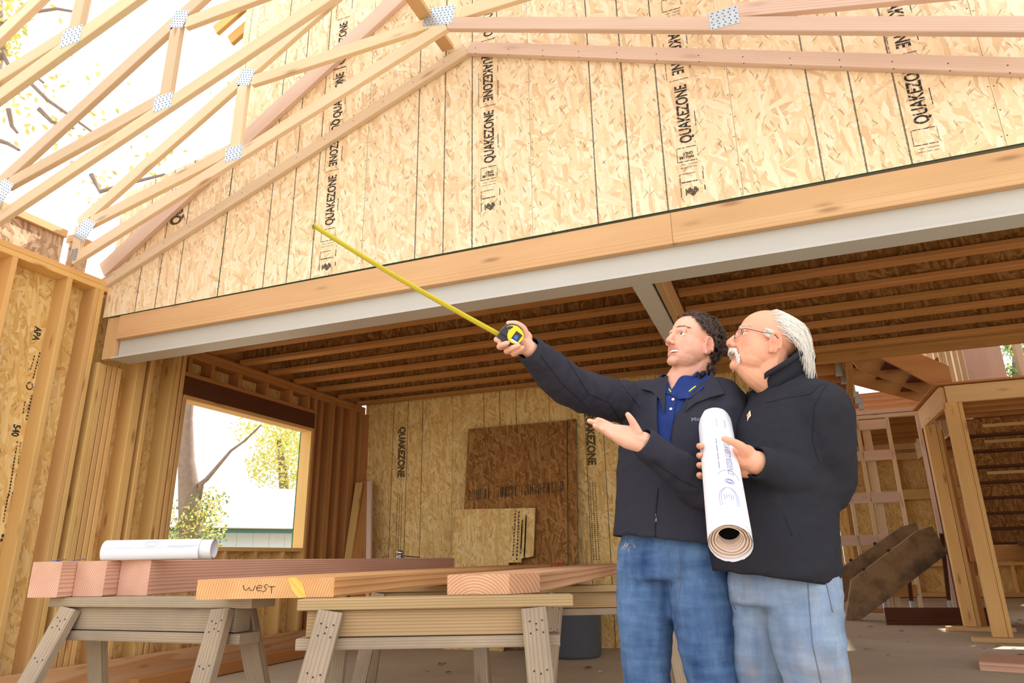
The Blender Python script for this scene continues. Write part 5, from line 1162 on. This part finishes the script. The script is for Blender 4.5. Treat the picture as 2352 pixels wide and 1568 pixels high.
# right hand (mostly hidden)
dR2 = (WRB2-ERB).normalized(); limb(mb, [WRB2, WRB2+dR2*.07], [.028, .030], 10, 4, .6)
for k in range(4): limb(mb, [WRB2+dR2*.07+fB*(-.03+.02*k), WRB2+dR2*.11+fB*(-.032+.021*k)-V((0, 0, .01)), WRB2+dR2*.135+fB*(-.03+.02*k)-V((0, 0, .03))], [.010, .0095, .008], 8)
limb(mb, [WRB2+dR2*.03+fB*.03, WRB2+dR2*.07+fB*.06], [.013, .010], 8)
me = melt(mb, .0030, 7, .45); sculpt(me, head_sculpt(HMB)); tone(me, skin_tone(HMB, H(230, 168, 138), H(218, 124, 100), lipc=H(210, 130, 118))); bodyB = finish('body', me, M_SKIN, pB)
eyes(HMB, pB, (-.03, 1, .08))
brows(HMB, M_HAIRB, pB)
# white hair combed back, long at the collar
rng.seed(9); it = []
for k in range(2600):
    th = rng.uniform(-math.pi, math.pi); ph = math.acos(rng.uniform(-.35, .98)); p = scalp(th, ph, 1.0)
    lim = (.050+(p.y+.0)*1.2) if p.y > -.045 else -.03
    if p.y > .012 or (p.z < lim) or (p.y > -.03 and p.z < .0): continue
    n = V((p.x/.006, (p.y+.008)/.0099, (p.z-.035)/.007)).normalized(); pts = [p-n*.002]; q = p.copy(); vel = V((0, -1, .10)); L = rng.uniform(.10, .17)*(1.15 if p.z > .02 else .8); st = 11
    for j in range(st):
        vel = (vel+V((-.15*q.x, 0, -.16-(.30 if q.y < -.085 else 0)))).normalized(); q = q+vel*(L/st); e = V((q.x/.080, (q.y+.008)/.1025, (q.z-.035)/.087))
        if e.length < 1 and q.z > -.07: e.normalize(); q = V((e.x*.080, e.y*.1025-.008, e.z*.087+.035))
        elif q.z <= .0: q = q+V((rng.gauss(0, .0012), rng.gauss(0, .0016)-.0010, 0)); q.y = min(q.y, -.076)
        pts.append(q+V((rng.gauss(0, .0011), rng.gauss(0, .0009), rng.gauss(0, .0011))))
    it.append(([HMB @ a for a in pts], .0009, .0003))
for k in range(70):
    q = -1; p = V((-.074+rng.uniform(-.002, .003), .012+rng.uniform(-.012, .014), .012+rng.uniform(-.014, .012))); it.append(([HMB @ p, HMB @ (p+V((-.004, -.012, -.006))), HMB @ (p+V((-.003, -.024, -.012)))], .0011, .0004))
strands('hair', it, M_HAIRB, pB, 4)
vs = []; fs = []; idx = {}
for j in range(NV+1):
    for i in range(NU): idx[(i, j)] = len(vs); vs.append(scalp(-math.pi+2*math.pi*i/NU, math.pi*.68*j/NV, 1.015))
for j in range(NV):
    for i in range(NU):
        q = [idx[(i, j)], idx[((i+1) % NU, j)], idx[((i+1) % NU, j+1)], idx[(i, j+1)]]; c = sum((vs[a] for a in q), V((0, 0, 0)))/4
        if c.y < -.032 and c.z > ((.085+c.y*1.0) if c.y > -.050 else .03): fs.append(tuple(q))
mobj('hair_cap', [HMB @ v for v in vs], fs, M_HAIRB, pB, smooth=True)
it = []
for k in range(420):
    q = rng.choice((-1, 1)); t = rng.random()**.8; a = V((q*(.002+.034*t), .1005-.028*t**1.6, -.050-.012*t-.030*max(0, t-.7)/.3)); a += V((rng.gauss(0, .001), rng.gauss(0, .0015), rng.gauss(0, .0028))); d = V((q*(.30+.5*t*(1-t)), .22-.25*t, -1+.2*t)).normalized(); L = rng.uniform(.010, .018); it.append(([HMB @ (a+d*L*s+V((0, .003*math.sin(3.1*s), 0))) for s in (0, .35, .7, 1)], .0011, .0004))
for k in range(170):
    q = rng.choice((-1, 1)); t = rng.random(); a = V((q*(.035+.002*t), .073-.004*t, -.076-.026*t))+V((rng.gauss(0, .0018), rng.gauss(0, .0014)+.001, rng.gauss(0, .002))); it.append(([HMB @ (a+V((0, .003*s, -.012*s))) for s in (0, .5, 1)], .0010, .0004))
strands('moustache', it, M_HAIRB, pB, 4)
# glasses (a thing of their own)
gl = thing('eyeglasses', 'thin framed eyeglasses worn by the white haired man', 'glasses', HB(0, .1, .004))
fr = MB(); M_GLS = NT('lens_glass'); M_GLS.fin((.9, .93, .95), .05, .5); M_GLS.b.inputs['Alpha'].default_value = .12
for q in (-1, 1):
    c = V((q*.033, .101, -.006)); out = []
    for k in range(25):
        a = 2*math.pi*k/24; cx = math.copysign(abs(math.cos(a))**.7, math.cos(a))*.0235; cz = math.copysign(abs(math.sin(a))**.75, math.sin(a))*.0155; out.append(HMB @ (c+V((cx, -.012*(abs(q*.033+cx)/.056)**2, cz))))
    fr.tube(out[:13], .0010, 6); fr.tube(out[12:], .0005, 5)
    mb = MB(); mb.add(out[:-1], [tuple(range(24))]); mb.build('lens', M_GLS.m, gl)
    fr.tube([HB(q*.056, .090, .004), HB(q*.066, .080, .006), HB(q*.077, .030, .004), HB(q*.081, -.006, .008), HB(q*.081, -.024, -.004)], .0011, 6)
    fr.tube([HB(q*.011, .1, -.010), HB(q*.010, .098, -.016)], .0020, 6)
fr.tube([HB(-.010, .1005, -.002), HB(0, .104, .002), HB(.010, .1005, -.002)], .0010, 6); fr.build('frame', plain('glasses_wire', H(60, 56, 56), .3, .5, .7), gl, smooth=True)
# --- fleece
prof = [(-.13, .195, .145, .02), (-.03, .215, .168, .03), (.12, .212, .178, .04), (.35, .205, .172, .038), (.6, .208, .155, .02), (.8, .205, .140, .008), (.92, .190, .118, 0), (1.0, .150, .096, -.008), (1.06, .100, .088, -.008), (1.13, .086, .084, -.01)]
mb = MB(); loft(mb, torso_rings(peB, shB, sB, fB, prof))
limb(mb, [shB+sB*.09-V((0, 0, .07)), SLB, SLB.lerp(ELB, .5)+sB*.008, ELB, ELB.lerp(WRB, .5)-V((0, 0, .012)), WRB], [.09, .094, .088, .083, .072, .050]); limb(mb, [shB-sB*.10-V((0, 0, .035)), SRB, ERB, WRB2], [.085, .08, .066, .048])
me = melt(mb, .009, 6)
zB = lambda p: (p-peB).dot((shB-peB).normalized())/(shB-peB).length
lyB = lambda p: (p-peB.lerp(shB, zB(p))).dot(fB); lxB = lambda p: (p-peB).dot(sB)
dirB = (WRB-ELB).normalized()
def deadB(p):
    t = zB(p); onL = nearseg(p, ELB, WRB) < .09; onR = nearseg(p, ERB, WRB2) < .08
    if not onL and not onR:
        if t < -.075: return True
        if t > 1.0 and nearseg(p, shB-V((0, 0, .05)), HB(0, -.026, -.06)) < .096: return True
    if onL and (p-WRB).dot(dirB) > .008: return True
    if onR and (p-WRB2).dot(dR2) > .01: return True
    return False
def wrinkB(co, n):
    t = zB(co); m = min(nearseg(co, ELB, WRB), nearseg(co, SLB, ELB)); k = .010 if m < .11 else (.009 if t < .12 else .004)
    return co+n*(k*(wr(co, 8, 3)-.35)+.003*(wr(co, 20, 8)-.35))
sculpt(me, wrinkB); cut(me, deadB); jkB = finish('fleece', me, M_JKB, pB, True, .005, peB); tjB = bvh(jkB)
collar('fleece_collar', shB+V((0, 0, .045))-fB*.006, sB, fB, .098, .098, .078, .010, D(112), D(428), M_JKB, pB, 0, 0, .006, tilt=.060)
cuff(pB, WRB, dirB, .047, M_JKB)
colB = bpy.data.objects['fleece_collar']; VV = []; FF = []
for o_ in (jkB, colB):
    k0 = len(VV); VV += [WM[o_.name] @ v.co for v in o_.data.vertices]; FF += [tuple(i+k0 for i in p.vertices) for p in o_.data.polygons]
tjB = BVHTree.FromPolygons(VV, FF)
cz = [shB+fB*.088+V((0, 0, .0)), ]
for pts, r in ((((1800, 838), (1770, 858), (1744, 878), (1722, 905), (1704, 935), (1690, 975)), .0022), (((1800, 1180), (1820, 1230)), .001), (((1760, 925), (1800, 915), (1860, 905), (1890, 880)), .0011), (((1900, 880), (1870, 930), (1865, 1010), (1880, 1060)), .0011), (((1745, 860), (1712, 905), (1690, 960)), .001)): stroke('zipper' if r > .002 else 'fleece_seam', tjB, pts, r, M_ZIP if r > .002 and False else M_SEAM, pB)
p, n = hit(tjB, 1720, 955, .0015)
if p:
    Mx = wallM(p, RT, n); mb = MB(); P_ = [(-.016, -.016), (.006, -.013), (.017, .014), (.001, .013)]; k = [V((x, y, 0)) for x, y in P_]; mb.add(k, [(0, 1, 2, 3)]); pt = mb.build('chest_patch', M_TEETH, pB, Mx)
    mb = MB(); mb.tube([V((.002+.0052*math.cos(a), .003+.0052*math.sin(a), .0006)) for a in [D(x) for x in range(40, 330, 20)]], .0024, 6); mb.build('orange_mark', plain('orange_thread', H(240, 160, 40), .6), pt, Mx)
    mb = MB(); mb.box((-.012, -.0125, .0004), (.002, -.0108, .0008)); mb.build('dark_mark', M_INK, pt, Mx)
jnB = jeans(pB, peB, shB, sB, fB, LGB, M_JNB, .180, .145, .102, amp=.010, zt=.10, seed=4); tnB = bvh(jnB)
for pts in (((1745, 1288), (1790, 1297), (1850, 1294)), ((1853, 1290), (1858, 1380), (1866, 1480), (1886, 1568)), ((1885, 1296), (1900, 1350), (1912, 1405)), ((1672, 1340), (1678, 1375), (1690, 1400))): stroke('denim_seam', tnB, pts, .0015, M_THREAD, pB)
p, n = hit(tnB, 1851, 1292, .002)
if p: mb = MB(); mb.lathe([(0, .002), (.004, .002), (.0055, 0)], 12); mb.build('rivet', plain('copper', H(170, 100, 60), .4, .5, .7), pB, wallM(p, n.orthogonal(), n))
boots(pB, LGB, fB, M_BOOT)

# ------------------------------------------------------------------ rolled plans in his hand
q0, q1 = at(1642, 972, 2.36), at(1677, 1242, 1.74); rr = .056
rl = thing('paper_roll', 'white roll of building plans held by the older man, its open end toward the viewer', 'paper roll', q0.lerp(q1, .5))
rng.seed(3); jg = [rng.uniform(0, .012) for _ in range(400)]
mb = MB(); spiral(mb, q0, q1, rr, .0545, 2, jag=lambda i: (jg[i]*(1 if i > 120 else .3) if i < 400 else 0)+.010*math.sin(i*.05)); mb.build('sheet_roll', M_PAPER, rl, smooth=True)
axr = (q1-q0).normalized()
ring = MB()
for k in range(8):
    ro = .0545-.0245*k/7; ri = ro-.0022; off = (.004, .0, .009, .003, .012, .006, .016, .022)[k]; e = q1-axr*off; uu = axr.orthogonal().normalized(); ww = axr.cross(uu); nn = 32; kk = len(ring.v)
    for j in range(nn):
        d = uu*math.cos(2*math.pi*j/nn)+ww*math.sin(2*math.pi*j/nn); wob = axr*(.0015*math.sin(3*j/nn*6.28+k)); ring.v += [e-axr*.10+d*ro, e+wob+d*ro, e+wob+d*ri, e-axr*.10+d*ri]
    for j in range(nn):
        m = (j+1) % nn
        for z in range(3): ring.f.append((kk+4*j+z, kk+4*m+z, kk+4*m+z+1, kk+4*j+z+1)); ring.m.append(0)
ring.build('inner_sheets', M_PAPERW, rl, smooth=False)
axr = (q1-q0).normalized(); mb = MB(); mb.tube([q0+axr*.01, q1-axr*.045], .0285, 24); mb.build('hollow_shade', M_BLACK, rl)  # black filler paints the shade inside the roll's hollow
ur = -FW; ur = (ur-axr*ur.dot(axr)).normalized(); wr_ = axr.cross(ur)
for k, (a, L) in enumerate(((-75, .16), (-88, .22))):
    mb = MB(); 
    for j in range(6):
        an = D(a-2*k); rad = rr+.002+.012*(j/5)**2; d = (ur*math.cos(an-.25*j/5)+wr_*math.sin(an-.25*j/5))*rad; mb.v += [q0+axr*.02+d, q0+axr*(.02+L)+d]
    for j in range(5): mb.f.append((2*j, 2*j+1, 2*j+3, 2*j+2)); mb.m.append(0)
    mb.build('loose_edge', M_PAPER, rl, smooth=True)
def cyl_text(txt, size, mat, a0, ang, sx, name='plan_lettering'):
    tmp = lettering(name, txt, size, mat, None, Matrix(), sx); me = tmp.data
    for v in me.vertices: d = (ur*math.cos(ang+v.co.y/rr)-wr_*math.sin(ang+v.co.y/rr)); v.co = q0+axr*(a0+v.co.x)+d*(rr+.0008+v.co.z*.3)
    me.update(); tmp.parent = rl; tmp.matrix_basis = WM[rl.name].inverted()
cyl_text('FLAHERTY RESIDENCE', .026, M_PRINT, .245, -.42, .74)
sgn = 1
mb = MB()
def onroll(a, g):
    g -= .38; d = ur*math.cos(g)-wr_*math.sin(g); return q0+axr*a+d*(rr+.0008)
for k in range(26):
    if k % 7 != 5: mb.tube([onroll(.22+.0072*k, -.42), onroll(.2255+.0072*k, -.42)], .0013, 4)
for g in range(12): mb.tube([onroll(.08+.005*g, -.3), onroll(.08+.005*g, .25)], .0006, 4)
L = (q1-q0).length
mb.tube([onroll(L-.20+.012*math.cos(t), -.02+.22*math.sin(t)) for t in [k*.45 for k in range(15)]], .0012, 5); mb.tube([onroll(L-.20+.007*math.cos(t), -.02+.12*math.sin(t)) for t in [k*.45 for k in range(15)]], .0012, 5)
mb.tube([onroll(L-.20-.012*0+.03*math.cos(t)-.03, -.0+.55*math.sin(t)) for t in [1.57+k*.2 for k in range(16)]], .0007, 4)
for s in (.45, .36): mb.tube([onroll(L-.12-.045*math.sin(t), -.15-s*math.cos(t)) for t in [k*.2 for k in range(17)]]+[onroll(L-.085, -.15+s), onroll(L-.085, -.15-s), onroll(L-.12, -.15-s)], .0007, 4)
for k in range(5): mb.tube([onroll(L-.13, -.35+.1*k), onroll(L-.105-.006*(k % 3), -.35+.1*k)], .0008, 4)
mb.build('plan_print', M_PRINT, rl)

# ------------------------------------------------------------------ tape measure in the younger man's hand
ctm = at(1175.5, 769, 2.185); tm = thing('tape_measure', 'yellow and black tape measure held up with its yellow blade drawn out', 'tape measure', ctm)
bl0 = at(1156, 775, 2.185); bl1 = at(719, 519, 2.40)
zt = -FW.copy(); xt = (bl0-ctm); xt = (bl0-bl1); xt = (xt-zt*xt.dot(zt)).normalized(); yt = zt.cross(xt)   # xt points from blade tip to the case
Mt = Matrix(((xt.x, yt.x, zt.x, ctm.x), (xt.y, yt.y, zt.y, ctm.y), (xt.z, yt.z, zt.z, ctm.z), (0, 0, 0, 1))) @ Matrix.Rotation(D(8), 4, 'Y')
Mt = Mt @ Matrix.Rotation(-math.pi/2, 4, 'X')     # local XZ is now the face plane, -Y.. toward viewer
def disc(pts, y0, y1, mat, name, par=tm): mb = MB(); mb.prism(pts, y0, y1); return mb.build(name, mat, par, Mt)
M_YEL = plain('tape_yellow', H(250, 216, 40), .4, .5, 0, .03); M_BLK = plain('tape_black', H(52, 54, 64), .55, .4); M_BLADE = plain('blade_yellow', H(206, 190, 50), .45, .4, 0, .05)
circ = lambda r, a0=0, a1=360, n=36, c=(0, 0): [(c[0]+r*math.cos(D(a0+(a1-a0)*i/n)), c[1]+r*math.sin(D(a0+(a1-a0)*i/n))) for i in range(n+(0 if a1-a0 == 360 else 1))]
ysg = 1
body_o = [(-.038, -.030), (.006, -.036)]+circ(.036, -70, 165, 26)+[(-.038, .0)]
disc(body_o, -.017, .019, M_BLK, 'case_guard'); 
disc([(-.030, -.004)]+circ(.0325, -35, 172, 24)+[], -.022, .021, M_YEL, 'case_shell')
disc(circ(.026, 0, 360, 30, (.008, .004)), -.0245, .0225, M_YEL, 'case_face')
lb = [( -.0, .0)]
pts = [(-.011, -.013), (.013, -.016), (.016, .013), (-.008, .016)]
disc([(x+.011, z+.003) for x, z in pts], -.0255, -.0240, M_BLK, 'label_panel')
disc([(x*.95+.0105, z*.2-.0135) for x, z in pts], -.0262, -.0250, M_TEETH, 'label_edge')
disc(circ(.0065, 0, 360, 20, (.012, .001))[:12]+[(.006, -.006), (.019, -.007)], -.0262, -.0250, plain('label_blue', H(60, 110, 190), .5), 'label_mark')
disc([(-.036, .004), (-.024, .020), (-.014, .026), (-.010, .016), (-.004, .002), (-.012, -.012), (-.036, -.012)], -.0235, .020, M_BLK, 'grip_pad')
disc(circ(.0022, 0, 360, 12, (-.020, .008)), -.0245, -.022, M_CHROME, 'screw')
mb = MB(); d = (bl1-bl0).normalized(); L = (bl1-bl0).length; vw = (CAM-bl0).normalized(); wv = d.cross(vw).normalized()*.62+vw*.78; wv = (wv-d*wv.dot(d)).normalized(); cu = d.cross(wv)
n = 14
for i in range(n+1):
    f = i/n; c = bl0-d*.012+d*(L+.012)*f+V((0, 0, .030*math.sin(math.pi*f)*-.3))
    for a, b in ((-.0125, .0025), (-.006, .0004), (0, 0), (.006, .0004), (.0125, .0025)): mb.v.append(c+wv*a+cu*b)
for i in range(n):
    for j in range(4): mb.f.append((i*5+j, i*5+j+1, i*5+j+6, i*5+j+5)); mb.m.append(0)
blade = mb.build('blade', M_BLADE, tm, smooth=True)
sd_ = blade.modifiers.new('s', 'SOLIDIFY'); sd_.thickness = .0008
mb = MB()
for k in range(60):
    c = bl0+d*(L*k/60)+V((0, 0, .030*math.sin(math.pi*k/60)*-.3)); 
    for sg in (1, -1): p = c+cu*(.0022+.0012*sg); mb.add([p-wv*.012, p-wv*(.0085 if k % 5 else .007), p-wv*(.0085 if k % 5 else .007)+d*.0010, p-wv*.012+d*.0010], [(0, 1, 2, 3)])
tk = mb.build('tick_marks', M_BLK, blade); tk['kind'] = 'stuff'
mb = MB(); e = bl1; mb.box((-.010, -.006, -.002), (.010, .006, .0)); mb.build('end_hook', M_GALV, tm, Matrix.Translation(e) @ wallM((0, 0, 0), wv, d))
